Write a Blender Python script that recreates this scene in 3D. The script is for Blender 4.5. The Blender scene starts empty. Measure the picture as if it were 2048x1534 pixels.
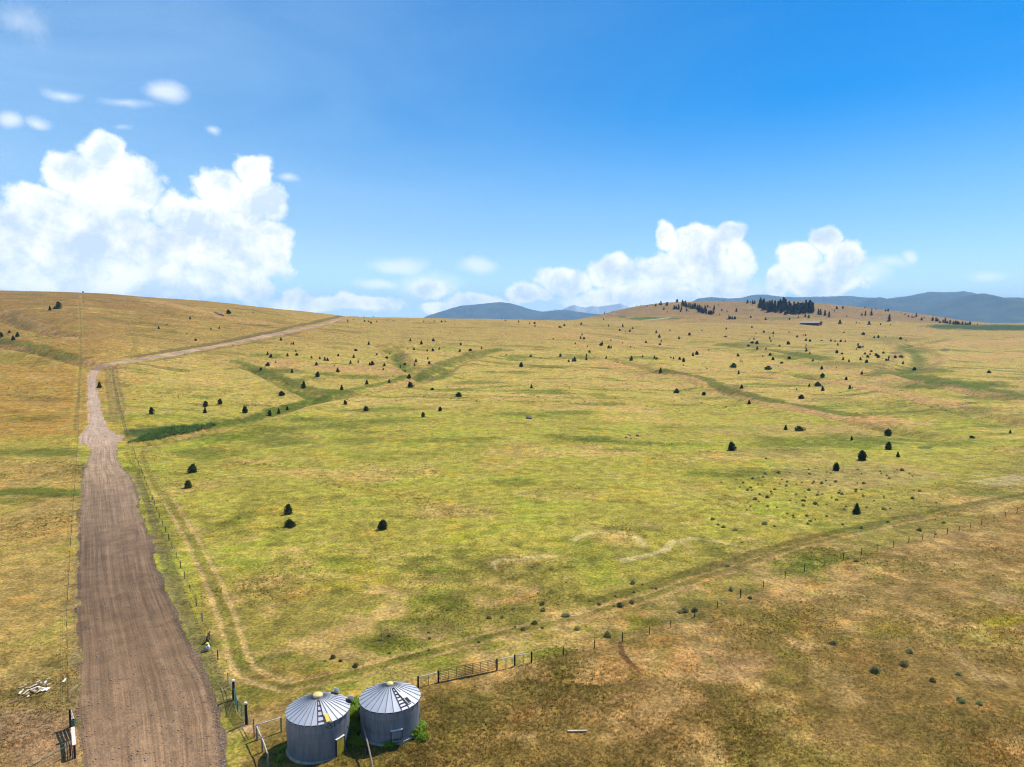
import bpy, bmesh, math, random
import numpy as np
from mathutils import Vector, Matrix

random.seed(7); RNG = np.random.default_rng(11)
SC = bpy.context.scene
COL = SC.collection
R = math.radians

# ------------------------------------------------------------------ camera
CAM_H, F, PITCH = 38.0, 1418.0, math.atan((767 - 650) / 1418.0)
CP, SP = math.cos(PITCH), math.sin(PITCH)
cam_d = bpy.data.cameras.new('camera'); cam = bpy.data.objects.new('camera', cam_d); COL.objects.link(cam)
cam.location = (0, 0, CAM_H); cam.rotation_euler = (math.pi / 2 - PITCH, 0, 0)
cam_d.sensor_width = 36; cam_d.lens = 36 * F / 2048.0; cam_d.clip_end = 60000; cam_d.clip_start = 0.5
SC.camera = cam

def ray(u, v):
    xc = (u - 1024) / F; yc = -(v - 767) / F
    return np.array([xc, CP + yc * SP, -SP + yc * CP])

# ------------------------------------------------------------------ light and exposure
SUN_AZ, SUN_EL = 47.0, 54.0            # azimuth from +Y towards +X
SC.view_settings.view_transform = 'Standard'; SC.view_settings.look = 'None'
SC.view_settings.exposure = 0.3; SC.view_settings.gamma = 1.0
SC.cycles.volume_bounces = 0
SC.cycles.max_bounces = 4; SC.cycles.diffuse_bounces = 2; SC.cycles.glossy_bounces = 2; SC.cycles.transmission_bounces = 2; SC.cycles.transparent_max_bounces = 4
SC.cycles.use_denoising = True; SC.cycles.denoising_prefilter = 'NONE'; SC.cycles.denoising_input_passes = 'RGB_ALBEDO'; SC.cycles.pixel_filter_type = 'BLACKMAN_HARRIS'; SC.cycles.filter_width = 1.15
sd = bpy.data.lights.new('sun', 'SUN'); sd.energy = 5.0; sd.angle = R(0.53); sd.color = (1.0, 0.92, 0.80)
sun = bpy.data.objects.new('sun', sd); COL.objects.link(sun)
sv = Vector((math.sin(R(SUN_AZ)) * math.cos(R(SUN_EL)), math.cos(R(SUN_AZ)) * math.cos(R(SUN_EL)), math.sin(R(SUN_EL))))
sun.rotation_euler = sv.to_track_quat('Z', 'Y').to_euler(); sun.location = (60, 60, 120)

# ---- tiny node-expression helper
class X:
    def __init__(s, nt, sock): s.nt, s.s = nt, sock
    def op(s, o, *a, clamp=False):
        n = s.nt.nodes.new('ShaderNodeMath'); n.operation = o; n.use_clamp = clamp
        for i, q in enumerate((s,) + a):
            if isinstance(q, X): s.nt.links.new(q.s, n.inputs[i])
            else: n.inputs[i].default_value = q
        return X(s.nt, n.outputs[0])
    def __add__(s, o): return s.op('ADD', o)
    def __sub__(s, o): return s.op('SUBTRACT', o)
    def __mul__(s, o): return s.op('MULTIPLY', o)
    __radd__ = __add__; __rmul__ = __mul__
    def __truediv__(s, o): return s.op('DIVIDE', o)
    def max(s, o): return s.op('MAXIMUM', o)
    def min(s, o): return s.op('MINIMUM', o)
    def clamp(s): return s.op('ADD', 0.0, clamp=True)
    def smax(s, o, k): return s.op('SMOOTH_MAX', o, k)
    def rng(s, a, b, c=0.0, d=1.0, smooth=True):
        n = s.nt.nodes.new('ShaderNodeMapRange'); n.interpolation_type = 'SMOOTHSTEP' if smooth else 'LINEAR'
        s.nt.links.new(s.s, n.inputs['Value'])
        for k, q in (('From Min', a), ('From Max', b), ('To Min', c), ('To Max', d)): n.inputs[k].default_value = q
        return X(s.nt, n.outputs[0])
def link(nt, val, sock):
    if isinstance(val, X): nt.links.new(val.s, sock)
    elif val is not None:
        if sock.type in ('RGBA',) and len(val) == 3: val = (*val, 1)
        sock.default_value = val
def vec(nt, x, y, z):
    n = nt.nodes.new('ShaderNodeCombineXYZ')
    for i, q in enumerate((x, y, z)): link(nt, q, n.inputs[i])
    return X(nt, n.outputs[0])
def vop(nt, o, a, b=None, sc=None):
    n = nt.nodes.new('ShaderNodeVectorMath'); n.operation = o
    link(nt, a, n.inputs[0])
    if b is not None: link(nt, b, n.inputs[1])
    if sc is not None: n.inputs['Scale'].default_value = sc
    return X(nt, n.outputs[0])
def noise(nt, v, scale, detail=4.0, rough=0.55, dist=0.0, color=False):
    n = nt.nodes.new('ShaderNodeTexNoise'); n.noise_dimensions = '3D'
    nt.links.new(v.s, n.inputs['Vector'])
    n.inputs['Scale'].default_value = scale; n.inputs['Detail'].default_value = detail
    n.inputs['Roughness'].default_value = rough; n.inputs['Distortion'].default_value = dist
    return X(nt, n.outputs['Color' if color else 'Fac'])
def mix(nt, f, a, b, kind='MIX'):
    n = nt.nodes.new('ShaderNodeMix'); n.data_type = 'RGBA'; n.blend_type = kind
    link(nt, f, n.inputs[0]); link(nt, a, n.inputs[6]); link(nt, b, n.inputs[7])
    return X(nt, n.outputs[2])

def lin(c):
    c = np.asarray(c, float) / 255.0
    return np.where(c <= 0.04045, c / 12.92, ((c + 0.055) / 1.055) ** 2.4)

# ------------------------------------------------------------------ sky with clouds
def azel(u, v):
    d = ray(u, v); d = d / np.linalg.norm(d)
    return math.atan2(d[0], d[1]), math.asin(d[2])
SOLID = [ # (u, v, ru, rv, weight)
 (207,300,52,55,1),(150,345,80,55,1),(250,372,80,75,1),(70,410,80,62,1),(25,470,90,85,1),(190,455,140,110,1),(90,545,200,75,1),(290,510,110,90,1),
 (508,335,48,42,1),(440,370,75,46,1),(500,400,72,62,1),(455,480,90,80,1),(400,545,130,62,1),(490,560,60,52,1),
 (395,440,60,60,1),(345,425,55,48,1),(620,606,90,22,1),(740,606,70,20,.9),(350,500,80,70,1),(548,410,36,50,.95),(535,490,55,70,.95),(330,570,200,40,.9),(1480,520,40,50,1),(590,592,30,30,.9),(700,606,55,20,.9),(640,612,60,16,.8),(860,575,50,24,.75),(435,420,60,50,1),
 (1330,468,24,34,1.1),(1385,478,60,36,1.1),(1462,474,38,34,1.1),(1400,530,90,60,1.1),(1320,540,70,40,1.1),(1225,548,58,36,1.1),(1130,560,70,32,1.05),(1050,585,60,26,1),(960,606,80,22,.95),(880,616,40,18,.9),(1290,595,200,40,1),(1450,565,55,45,.9),
 (1655,482,42,34,1.1),(1600,517,52,36,1.1),(1692,520,48,42,1.1),(1640,560,95,42,1),(1560,560,32,38,.95)]
WISP = [(855,570,75,32,.9),(762,568,60,15,.8),(800,531,70,20,.9),(955,533,46,20,.9),(18,237,38,24,.9),(75,240,34,15,.7),(330,183,46,26,.9),(250,203,65,11,.5),(120,178,42,14,.6),(422,257,20,12,.6),(582,360,26,11,.6),(30,30,60,40,.3),
 (1822,518,22,20,.9),(1785,532,60,18,.6),(1985,556,60,14,.5),(1745,545,60,30,.6),(1500,590,40,40,.6),(250,250,30,8,.35)]
def build_world():
    w = bpy.data.worlds.new('World'); SC.world = w; w.use_nodes = True
    nt = w.node_tree; nt.nodes.clear()
    tc = nt.nodes.new('ShaderNodeTexCoord'); D = X(nt, tc.outputs['Generated'])
    sx = nt.nodes.new('ShaderNodeSeparateXYZ'); nt.links.new(D.s, sx.inputs[0])
    dx, dy, dz = (X(nt, sx.outputs[i]) for i in range(3))
    az = dx.op('ARCTAN2', dy); el = dz.op('ARCSINE')
    sky = nt.nodes.new('ShaderNodeTexSky'); sky.sky_type = 'NISHITA'; sky.sun_disc = False
    sky.sun_elevation = R(SUN_EL); sky.sun_rotation = R(SUN_AZ); sky.altitude = 1300
    sky.air_density = 1.0; sky.dust_density = 0.6; sky.ozone_density = 2.5
    hs = nt.nodes.new('ShaderNodeHueSaturation'); hs.inputs['Saturation'].default_value = 1.58; hs.inputs['Value'].default_value = 1.0
    nt.links.new(sky.outputs[0], hs.inputs['Color'])
    skyc = X(nt, hs.outputs[0])
    # thin high veil, thicker towards the west (left) as in the photograph
    vn = noise(nt, vop(nt, 'MULTIPLY', D, (1.2, 1.2, 4.0)), 2.2, 5, .6, .6)
    west = az.rng(0.45, -0.75, 0.0, 1.0)
    veil = (west * 0.55 + (vn - 0.5) * 0.5 * (west + 0.25)).clamp()
    veil = (veil + el.rng(0.30, 0.0) * 0.75).min(1.0)
    # cumulus: union of ellipses broken up by billowing noise
    P = vec(nt, az, el, 0.0)
    wn = noise(nt, P, 9.0, 3, .5, 0, True)
    Pw = vop(nt, 'ADD', P, vop(nt, 'SCALE', vop(nt, 'SUBTRACT', wn, (.5, .5, .5)), sc=0.035))
    def field(lst, amp, billow=True):
        acc = None
        for (u, v, ru, rv, wt) in lst:
            a, e = azel(u, v); a1, _ = azel(u + ru, v); _, e1 = azel(u, v - rv)
            q = vop(nt, 'MULTIPLY', vop(nt, 'SUBTRACT', Pw, (a, e, 0)), (1 / abs(a1 - a), 1 / abs(e1 - e), 0))
            n = nt.nodes.new('ShaderNodeVectorMath'); n.operation = 'LENGTH'; nt.links.new(q.s, n.inputs[0])
            d = X(nt, n.outputs['Value']).op('MULTIPLY_ADD', -wt, wt)
            acc = d if acc is None else acc.max(d)
        f = noise(nt, Pw, 15.0, 7, .66)
        damp = acc.rng(0.0, 0.6, 1.0, 0.25)
        out = acc + (f - 0.5) * amp * damp
        if billow:
            vo = nt.nodes.new('ShaderNodeTexVoronoi'); vo.feature = 'F1'; vo.voronoi_dimensions = '2D'
            nt.links.new(Pw.s, vo.inputs['Vector']); vo.inputs['Scale'].default_value = 34
            vo.inputs['Detail'].default_value = 3; vo.inputs['Roughness'].default_value = .5
            out = out + (X(nt, vo.outputs['Distance']) * -0.32 + 0.26) * damp
        return out
    f0 = field(SOLID, 1.45)
    alpha = f0.rng(0.0, 0.38)
    lo0 = noise(nt, Pw, 13.0, 6, .6); lo1 = noise(nt, vop(nt, 'ADD', Pw, (0.012, -0.022, 0)), 13.0, 6, .6)
    rim = f0.rng(0.75, 0.15)
    low = el.rng(0.16, 0.0)
    lum = ((lo1 - lo0) * 3.2 + 0.55 + rim * 0.25).clamp()
    ccol = mix(nt, lum.rng(0.25, 1.0, 0, 1, False), (0.66, 0.78, 0.94), (1.12, 1.11, 1.09))
    fw = field(WISP, 1.1, False)
    wa = fw.rng(-0.1, 0.75) * 0.75
    # other clouds out of frame: the same fair-weather scatter all round
    fn = noise(nt, vop(nt, 'MULTIPLY', D, (1, 1, 2.6)), 3.2, 8, .58)
    rest = fn.rng(0.60, 0.70) * az.op('ABSOLUTE').rng(0.72, 1.0) * el.rng(0.02, 0.1) * el.rng(0.7, 0.4)
    sky_bg = nt.nodes.new('ShaderNodeBackground'); sky_bg.inputs['Strength'].default_value = 0.115
    nt.links.new(skyc.s, sky_bg.inputs['Color'])
    veil_bg = nt.nodes.new('ShaderNodeBackground'); veil_bg.inputs['Color'].default_value = (.52, .78, 1.05, 1); nt.links.new(el.rng(0.14, 0.0, 0.95, 1.55).s, veil_bg.inputs['Strength'])
    cl_bg = nt.nodes.new('ShaderNodeBackground'); cl_bg.inputs['Strength'].default_value = 1.0
    nt.links.new(ccol.s, cl_bg.inputs['Color']); nt.links.new(el.rng(0.11, 0.0, 1.0, 1.5).s, cl_bg.inputs['Strength'])
    w_bg = nt.nodes.new('ShaderNodeBackground'); w_bg.inputs['Color'].default_value = (.86, .92, 1, 1); nt.links.new(el.rng(0.12, 0.0, 1.0, 1.7).s, w_bg.inputs['Strength'])
    def mx(f, a, b):
        m = nt.nodes.new('ShaderNodeMixShader'); nt.links.new(f.s, m.inputs[0]); nt.links.new(a, m.inputs[1]); nt.links.new(b, m.inputs[2]); return m.outputs[0]
    o = mx(veil * 0.72, sky_bg.outputs[0], veil_bg.outputs[0])
    o = mx(wa.max(rest * 0.8), o, w_bg.outputs[0])
    o = mx(alpha, o, cl_bg.outputs[0])
    out = nt.nodes.new('ShaderNodeOutputWorld'); nt.links.new(o, out.inputs['Surface'])
    w.cycles.sampling_method = 'MANUAL'; w.cycles.sample_map_resolution = 512
build_world()

# ------------------------------------------------------------------ numpy noise
_T = np.random.default_rng(3).random((256, 256))
def vnoise(x, y, seed=0):
    x = x + seed * 17.31; y = y + seed * 9.77
    xi = np.floor(x).astype(np.int64); yi = np.floor(y).astype(np.int64)
    fx = x - xi; fy = y - yi
    fx = fx * fx * (3 - 2 * fx); fy = fy * fy * (3 - 2 * fy)
    x0, x1, y0, y1 = xi & 255, (xi + 1) & 255, yi & 255, (yi + 1) & 255
    return (_T[x0, y0] * (1 - fx) + _T[x1, y0] * fx) * (1 - fy) + (_T[x0, y1] * (1 - fx) + _T[x1, y1] * fx) * fy - 0.5
def fbm(x, y, scale, octv=4, seed=0, gain=0.5):
    s = 0; a = 1; tot = 0
    for i in range(octv):
        s = s + a * vnoise(x / scale + i * 5.2, y / scale + i * 1.3, seed + i); tot += a
        a *= gain; scale /= 2.03
    return s / tot * 2

# ------------------------------------------------------------------ terrain
YT = [230,330,450,600,800,1000,1200,1400,1600,1750,1900,2300]
VT = {
 -400:[884,795,700,635,585,570,588,600,610,615,620,630],
 0:   [886,797,703,642,592,580,592,602,612,617,622,632],
 160: [886,800,708,648,596,584,596,606,616,620,624,634],
 280: [888,803,722,662,606,592,602,612,620,624,628,638],
 400: [890,807,738,674,618,600,606,616,624,628,632,642],
 550: [886,808,750,688,634,615.5,618,626,632,636,640,646],
 700: [880,806,757,700,648,632,634.5,640,645,647,648,650],
 860: [878,804,758,707,660,639,634.5,641,645,648,649,652],
 1024:[878,804,758,710,668,646,636.5,642,647,650,651,654],
 1130:[878,806,760,716,674,652,641,643,645,646,648,654],
 1200:[880,808,763,722,682,657,645.5,640,634,630,632,645],
 1260:[882,812,765,727,688,662,648,640,622,611,610,630],
 1350:[884,816,768,732,692,668,653,642,618,603,601,622],
 1450:[886,820,772,735,698,672,656,644,620,605,603,622],
 1560:[888,823,776,738,704,677,659,646,620,602,597,618],
 1700:[890,826,780,742,710,682,662,647,630,615,610,630],
 1850:[891,828,785,748,713,688,666,651,640,631,628,640],
 1970:[892,830,790,755,716,691,668,655,650,648,648,655],
 2048:[892,830,792,758,718,692,668,655,648,646,647,655],
 2450:[892,828,790,756,716,690,666,653,646,644,646,655]}
def slope_of(v): return np.tan(np.arctan(-(np.asarray(v, float) - 767) / F) - PITCH)
GA = np.linspace(-1.7, 1.7, 680); GL = np.linspace(math.log(30), math.log(9500), 620)
def gblur(M, s, axis):
    r = int(3 * s); k = np.exp(-0.5 * (np.arange(-r, r + 1) / s) ** 2); k /= k.sum()
    pad = [(0, 0), (0, 0)]; pad[axis] = (r, r)
    P = np.pad(M, pad, mode='edge'); out = np.zeros_like(M); n = M.shape[axis]
    for i, kk in enumerate(k):
        out += kk * (P[i:i + n] if axis == 0 else P[:, i:i + n])
    return out
def base_table():
    us = sorted(VT); Yg = np.exp(GL); rows = []
    for u in us:
        z = CAM_H + np.array(YT) * slope_of(VT[u])
        Y = np.array([20, 160] + YT + [3000, 9500], float)
        zz = np.concatenate([[0, 0], z, [z[-1] * .45, -30]])
        rows.append(np.interp(GL, np.log(Y), zz))
    rows = np.array(rows); aa = (np.array(us) - 1024) / F
    M = np.array([np.interp(GA, aa, rows[:, j]) for j in range(len(GL))])   # [L, A]
    return gblur(gblur(M, 4.5, 0), 6, 1)
TB = base_table()
def bil(M, a, l):
    fa = np.clip((a - GA[0]) / (GA[1] - GA[0]), 0, len(GA) - 1.001); fl = np.clip((l - GL[0]) / (GL[1] - GL[0]), 0, len(GL) - 1.001)
    ia = fa.astype(int); il = fl.astype(int); ta = fa - ia; tl = fl - il
    return (M[il, ia] * (1 - ta) + M[il, ia + 1] * ta) * (1 - tl) + (M[il + 1, ia] * (1 - ta) + M[il + 1, ia + 1] * ta) * tl
def h_base(x, y):
    yy = np.maximum(y, 40.0); return bil(TB, x / yy, np.log(yy))
def march(hf, u, v, y0=45.0, y1=3000.0):
    d = ray(u, v); Y = np.exp(np.linspace(math.log(y0), math.log(y1), 5000))
    x = d[0] / d[1] * Y; z = CAM_H + d[2] / d[1] * Y
    g = hf(x, Y); below = np.nonzero(z < g)[0]
    i = below[0] if len(below) else int(np.argmin(z - g))
    if i > 0 and len(below):
        t = (z[i-1] - g[i-1]) / ((z[i-1] - g[i-1]) - (z[i] - g[i]) + 1e-9); yy = Y[i-1] + t * (Y[i] - Y[i-1])
    else: yy = Y[i]
    return d[0] / d[1] * yy, yy
def poly_dist(x, y, pts, signed=False):
    best = np.full(x.shape, 1e9); tt = np.zeros(x.shape); acc = 0.0; side = np.zeros(x.shape)
    for (ax, ay), (bx, by) in zip(pts[:-1], pts[1:]):
        dx, dy = bx - ax, by - ay; L2 = dx * dx + dy * dy + 1e-9; L = math.sqrt(L2)
        t = np.clip(((x - ax) * dx + (y - ay) * dy) / L2, 0, 1)
        d = np.hypot(x - ax - t * dx, y - ay - t * dy); m = d < best
        best = np.where(m, d, best); tt = np.where(m, acc + t * L, tt); acc += L
        if signed: side = np.where(m, np.hypot(x, y) - np.hypot(ax + t * dx, ay + t * dy), side)
    if signed: return best, tt / max(acc, 1e-6), side
    return best, tt / max(acc, 1e-6)
DRAWS = [ # (pixels along the floor, half width, depth)
 ([(150,893),(255,880),(430,852),(520,832),(600,808),(700,784),(800,768),(858,752),(880,736),(900,726),(950,708),(1000,697)], 11, 3.6),
 ([(645,792),(600,775),(560,757),(520,738),(480,724)], 8, 2.2),
 ([(860,755),(820,735),(800,722),(790,708),(770,694),(812,682)], 9, 3.2),
 ([(-60,672),(0,687),(80,702),(170,724),(230,736)], 12, 6.0),
 ([(-60,610),(0,622),(60,650),(140,672)], 14, 7.0),
 ([(1180,705),(1250,724),(1330,746),(1420,767),(1470,787),(1560,812),(1750,850),(1900,876)], 12, 4.6),
 ([(1440,683),(1520,698),(1620,716),(1700,732),(1790,745),(1900,772),(2060,802)], 20, 7.0),
 ([(1560,742),(1640,760),(1740,775),(1850,800),(2060,850)], 14, 4.2),
 ([(1790,745),(1830,722),(1840,705),(1800,690),(1900,672)], 20, 4.0)]
DW = []
for px, w, d in DRAWS: DW.append(([march(h_base, *p) for p in px], w * .7, d * 1.5))
BIN1 = (-17.54, 61.5); BIN2 = (-11.39, 63.6)
def h_nat(x, y):
    z = h_base(x, y); fade = np.clip((y - 90) / 150, 0, 1); far = np.clip((y - 350) / 500, 0, 1)
    z = z + fbm(x, y, 90, 3, 1) * 1.9 * fade + fbm(x, y, 300, 3, 5) * 3.0 * far * np.clip((2600 - y) / 1500, 0, 1) + fbm(x, y, 28, 2, 9) * 0.42 * np.clip((y - 40) / 60, 0.3, 1)
    near = y < 2600
    if np.ndim(x):
        for pts, w, d in DW:
            P = np.array(pts); mnx, mxx, mny, mxy = P[:,0].min()-5*w, P[:,0].max()+5*w, P[:,1].min()-5*w, P[:,1].max()+5*w
            m = (x > mnx) & (x < mxx) & (y > mny) & (y < mxy)
            if not m.any(): continue
            dist, t, side = poly_dist(x[m], y[m], pts, True)
            nearside = 1 / (1 + np.exp(side / (w * .25)))          # 1 on the side towards the road and bins
            wob = 1 + 0.35 * fbm(x[m], y[m], 40, 2, 3)
            ends = np.clip(np.minimum(t, 1 - t) / 0.12, 0, 1) ** .7
            wn_ = w * .8 * nearside + w * 1.25 * (1 - nearside)
            z[m] -= d * wob * ends * (np.exp(-(dist / wn_) ** 2) * .75 + np.exp(-(dist / (wn_ * 2.4)) ** 2) * .25)
            z[m] += d * .42 * ends * nearside * np.exp(-((dist - w * 1.9) / (w * 1.1)) ** 2)
    z = z + 0.55 * np.exp(-((x - BIN2[0]) ** 2 + (y - BIN2[1]) ** 2) / 40.0) - h_off
    return z
h_off = 0.0
h_off = float(h_nat(np.array([BIN1[0]]), np.array([BIN1[1]]))[0])

# sheet layout: dense in front of the camera, coarse outside the frame
a_in = np.arange(-0.86, 0.8601, 3.0 / F)
a_out = np.array([0.87, .89, .92, .96, 1.0, 1.06, 1.13, 1.21, 1.3, 1.4, 1.5, 1.6])
AC = np.concatenate([-a_out[::-1], a_in, a_out])
vv = np.concatenate([np.arange(1830, 1562, -4.0), np.arange(1560, 812, -2.4)]); Ynear = CAM_H / -slope_of(vv)
Y1 = np.arange(Ynear[-1] + 1.4, 520, 2.2); Y2 = np.arange(Y1[-1] + 2.4, 1080, 2.6); Y3 = np.arange(Y2[-1] + 5, 2050, 6.5)
Y4 = np.exp(np.linspace(math.log(Y3[-1] + 12), math.log(17200), 70))
YB = np.array([-60, -40, -20, 0, 15, 28, 36, 42, 47, 50.5, 53])
YMIN = float(Ynear[0]); YB = YB[YB < YMIN - 1]
YR = np.concatenate([YB, Ynear, Y1, Y2, Y3, Y4]); NR, NC = len(YR), len(AC)
GY = np.repeat(YR[:, None], NC, 1); GX = AC[None, :] * np.maximum(GY, YMIN)
GZ = h_nat(GX.ravel(), GY.ravel()).reshape(NR, NC)
def hgt(x, y):
    y = float(y); x = float(x); i = int(np.clip(np.searchsorted(YR, y) - 1, 0, NR - 2)); t = (y - YR[i]) / (YR[i+1] - YR[i])
    a = x / max(y, YMIN); z0 = np.interp(a, AC, GZ[i]); z1 = np.interp(a, AC, GZ[i+1])
    return float(z0 + (z1 - z0) * t)
def hgt_row(x, y):
    a = x[0] / y[0]; j = int(np.clip(np.searchsorted(AC, a) - 1, 0, NC - 2)); t = (a - AC[j]) / (AC[j+1] - AC[j])
    prof = GZ[:, j] * (1 - t) + GZ[:, j+1] * t
    return np.interp(y, YR, prof)
def at(u, v):
    x, y = march(hgt_row, u, v); return Vector((x, y, hgt(x, y)))
def proj(x, y, z):
    dz = z - CAM_H; zc = y * CP - dz * SP
    zc = np.where(zc < 1, 1, zc)
    return 1024 + F * x / zc, 767 - F * (y * SP + dz * CP) / zc

# ------------------------------------------------------------------ ground colours (what grows where)
PU, PV = proj(GX, GY, GZ)
KLIT = 1.52
def A(c): return lin(c) / KLIT
C = np.zeros((NR, NC, 3)); C[:] = A((180, 168, 70))
def lay(mask, c, s=1.0):
    m = np.clip(mask * s, 0, 1)[..., None]; C[:] = C * (1 - m) + A(c) * m
def sm(x, a, b): t = np.clip((x - a) / (b - a), 0, 1); return t * t * (3 - 2 * t)
n1 = fbm(GX, GY, 60, 4, 21); n2 = fbm(GX, GY, 14, 4, 31); n3 = fbm(GX * 1.0, GY * .55, 160, 3, 41); n4 = fbm(GX, GY, 4.2, 3, 51); n5 = fbm(GX * .45, GY, 26, 4, 61)
WU = PU + 60 * n1 + 18 * n2; WV = PV + (10 * n1 + 5 * n2) * np.clip((PV - 600) / 300, 0.15, 2.5)
lay(sm(WV, 860, 740), (202, 174, 90), .9)
lay(sm(WV, 720, 660), (186, 154, 86), .8)
# left side
lay(sm(WV, 900, 860) * sm(PU, 330, 120), (184, 141, 67), .9)
lay(sm(WV, 760, 640) * sm(PU, 720, 420), (172, 136, 70), .8)
lay(sm(WV, 680, 600) * sm(PU, 460, 250), (160, 123, 67), .8)
lay(sm(PU, 172, 150) * sm(PV, 880, 940), (184, 154, 84), 1)
lay(sm(PU, 172, 150) * sm(WV, 1300, 1420), (182, 146, 98), .9)
# right and below the pasture fence
FX = np.interp(PU, [420, 560, 700, 836, 1062, 1180, 1400, 1600, 1800, 2048, 2600], [1440, 1400, 1390, 1362, 1325, 1292, 1225, 1155, 1092, 1015, 900])
below = sm(PV - FX + 8 * n2, -14, 10) * sm(PU, 470, 520)
lay(sm(WV, 1090, 1230) * (PU > 400), (156, 138, 66), .75)
lay(sm(PV - FX, -150, -40) * sm(PU, 1150, 1500), (150, 132, 68), .8)
lay(below, (158, 128, 68), 1)
lay(below * sm(n1, .05, .4), (186, 152, 92), .8)
lay(below * sm(-n3, .0, .35), (140, 114, 56), .6)
# far hill, fields
lay(sm(GY, 1420, 1520) * (GY < 2600) * sm(PU, 1150, 1230) * sm(-PU, -2010, -1900), (162, 130, 92), .95)
lay((GY > 1330) * (GY < 1480) * sm(PU, 1180, 1300) * sm(PU, 1700, 1500), (172, 136, 86), .7)
# natural mottling: green sward and straw
gm = sm(n5 + .45 * n2, .22, .62); sw = sm(-n5 + .5 * n2, .25, .65)
past = sm(PU, 190, 260) * (1 - below) * sm(PV, 655, 720)
lay(gm * past, (120, 128, 38), .8); lay(sw * past, (212, 176, 104), .75)
n6 = fbm(GX * .3, GY, 9, 4, 71); n7 = fbm(GX * .35, GY, 45, 4, 81)
mid = past * sm(GY, 150, 260)
lay(mid * sm(n6 + .3 * n7, .25, .55), (112, 116, 40), .7); lay(mid * sm(-n6 + .4 * n7, .28, .6), (218, 184, 112), .6); lay(mid * sm(n7 - .2 * n1, .22, .5), (200, 158, 96), .5 * sm(GY, 300, 420))
side_ = (1 - past) * (1 - below) * sm(GY, 120, 200) * (PU < 760)
lay(side_ * sm(n6 + .3 * n7, .25, .55), (118, 104, 48), .6); lay(side_ * sm(-n6 + .4 * n7, .28, .6), (206, 168, 96), .5); lay(side_ * sm(n7, .2, .5), (186, 158, 76), .5)
lay(gm * (1 - past) * (1 - .65 * below), (124, 114, 50), .55); lay(sw * (1 - past), (192, 154, 88), .6)
lay(sm(n4 + .3 * n2, .3, .7) * (1 - .5 * below), (122, 118, 48), .42); lay(sm(-n4, .3, .7), (206, 180, 112), .32)
lowp = sm(PV, 940, 1200) * (PU > 330)
lay(lowp * (1 - .6 * below) * sm(n4 + .6 * n2, .12, .45), (104, 104, 40), .55); lay(lowp * sm(-n4 + .6 * n5, .18, .5), (206, 168, 104), .6)
def ell(u, v, ru, rv, c, s=.8, rag=.55):
    d = np.hypot((PU - u) / ru, (PV - v) / rv) + rag * (n2 * .8 + n4 * .5 + n1 * .3)
    lay(sm(d, 1.15, .6), c, s)
# green swales and patches
for (u, v, ru, rv, s) in [(1180,880,75,9,.7),(1240,900,60,6,.5),(1140,825,60,5,.55),(1185,808,60,4,.5),(1030,965,50,9,.55),(1290,1060,40,10,.45),(900,880,80,6,.4),(720,880,60,7,.4),(560,880,90,12,.5),(420,905,80,14,.55),
  (620,840,90,7,.5),(700,855,70,6,.45),(960,765,60,4,.5),(1150,715,50,3.2,.5),(1090,733,60,3,.45),(1500,690,60,6,.5),(1590,712,70,8,.6),(1700,728,70,5,.5),(1850,742,70,8,.65),(1900,770,110,9,.75),(1830,700,40,7,.5),(2000,795,70,7,.6),
  (1780,678,60,5,.4),(1460,775,40,6,.65),(1520,800,60,5,.55),(1330,745,40,4,.5),(1640,815,50,4,.4),(1800,868,80,7,.35),(1930,885,60,8,.35),(1960,985,60,10,.4),(1700,945,80,8,.2),(560,742,30,5,.6),(590,762,30,6,.6),(660,785,55,6,.6),
  (860,756,40,5,.6),(890,730,28,5,.6),(800,735,12,10,.5),(530,650,22,2.5,.7),(60,905,110,8,.5),(80,985,110,10,.75),(20,1000,60,8,.6),(60,838,80,8,.4),(75,672,10,2,.6),(110,902,60,10,.5),(1000,700,30,2.5,.5),(1420,855,60,5,.3),(760,820,80,6,.4),
  (690,1120,80,14,.3),(1200,1110,120,26,.35),(880,1150,90,20,.35),(560,1330,80,20,.4),(1160,1080,70,8,.35),(330,1060,26,60,.3)]:
    ell(u, v, ru, rv, (98, 110, 30), min(1, s * 1.15), .75)
for (u, v, ru, rv, c, s) in [(1380,742,80,5,(200,158,96),.6),(1440,790,90,7,(198,160,100),.6),(1250,690,110,3.5,(206,162,96),.65),(1120,672,60,3,(206,156,92),.6),(1650,735,150,5,(190,154,98),.6),(1700,765,150,8,(184,150,96),.6),(1600,860,180,14,(186,156,96),.55),
  (1700,950,180,26,(176,148,96),.55),(1560,905,120,14,(180,152,96),.4),(1040,900,70,16,(206,164,98),.4),(1000,930,50,10,(204,164,100),.35),(660,735,110,6,(184,150,96),.5),(440,725,120,6,(194,160,96),.45),(1150,990,60,12,(190,160,92),.3),(1380,980,60,14,(184,152,96),.3),
  (1850,665,70,4,(200,158,98),.5),(1990,690,100,8,(196,156,92),.6),(1960,715,80,8,(200,162,96),.5),(1990,965,50,9,(206,178,130),.7),(2030,955,30,6,(206,178,130),.6),(1420,1330,110,40,(190,150,98),.55),(1300,1400,140,46,(180,140,84),.45),(1130,1420,120,40,(176,138,82),.4),
  (1340,1460,120,40,(178,138,84),.4),(1600,1480,160,40,(172,138,80),.35),(2010,1190,50,26,(186,152,104),.6),(1500,1320,70,25,(186,146,94),.4),(900,1400,40,6,(190,160,80),.3),(60,1470,120,60,(168,134,104),.6),(560,1440,40,26,(176,150,86),.35),(440,1290,22,70,(196,164,92),.5),(850,1260,120,20,(188,156,96),.35),(420,1180,16,60,(190,164,88),.4)]:
    ell(u, v, ru, rv, c, s)
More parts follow.
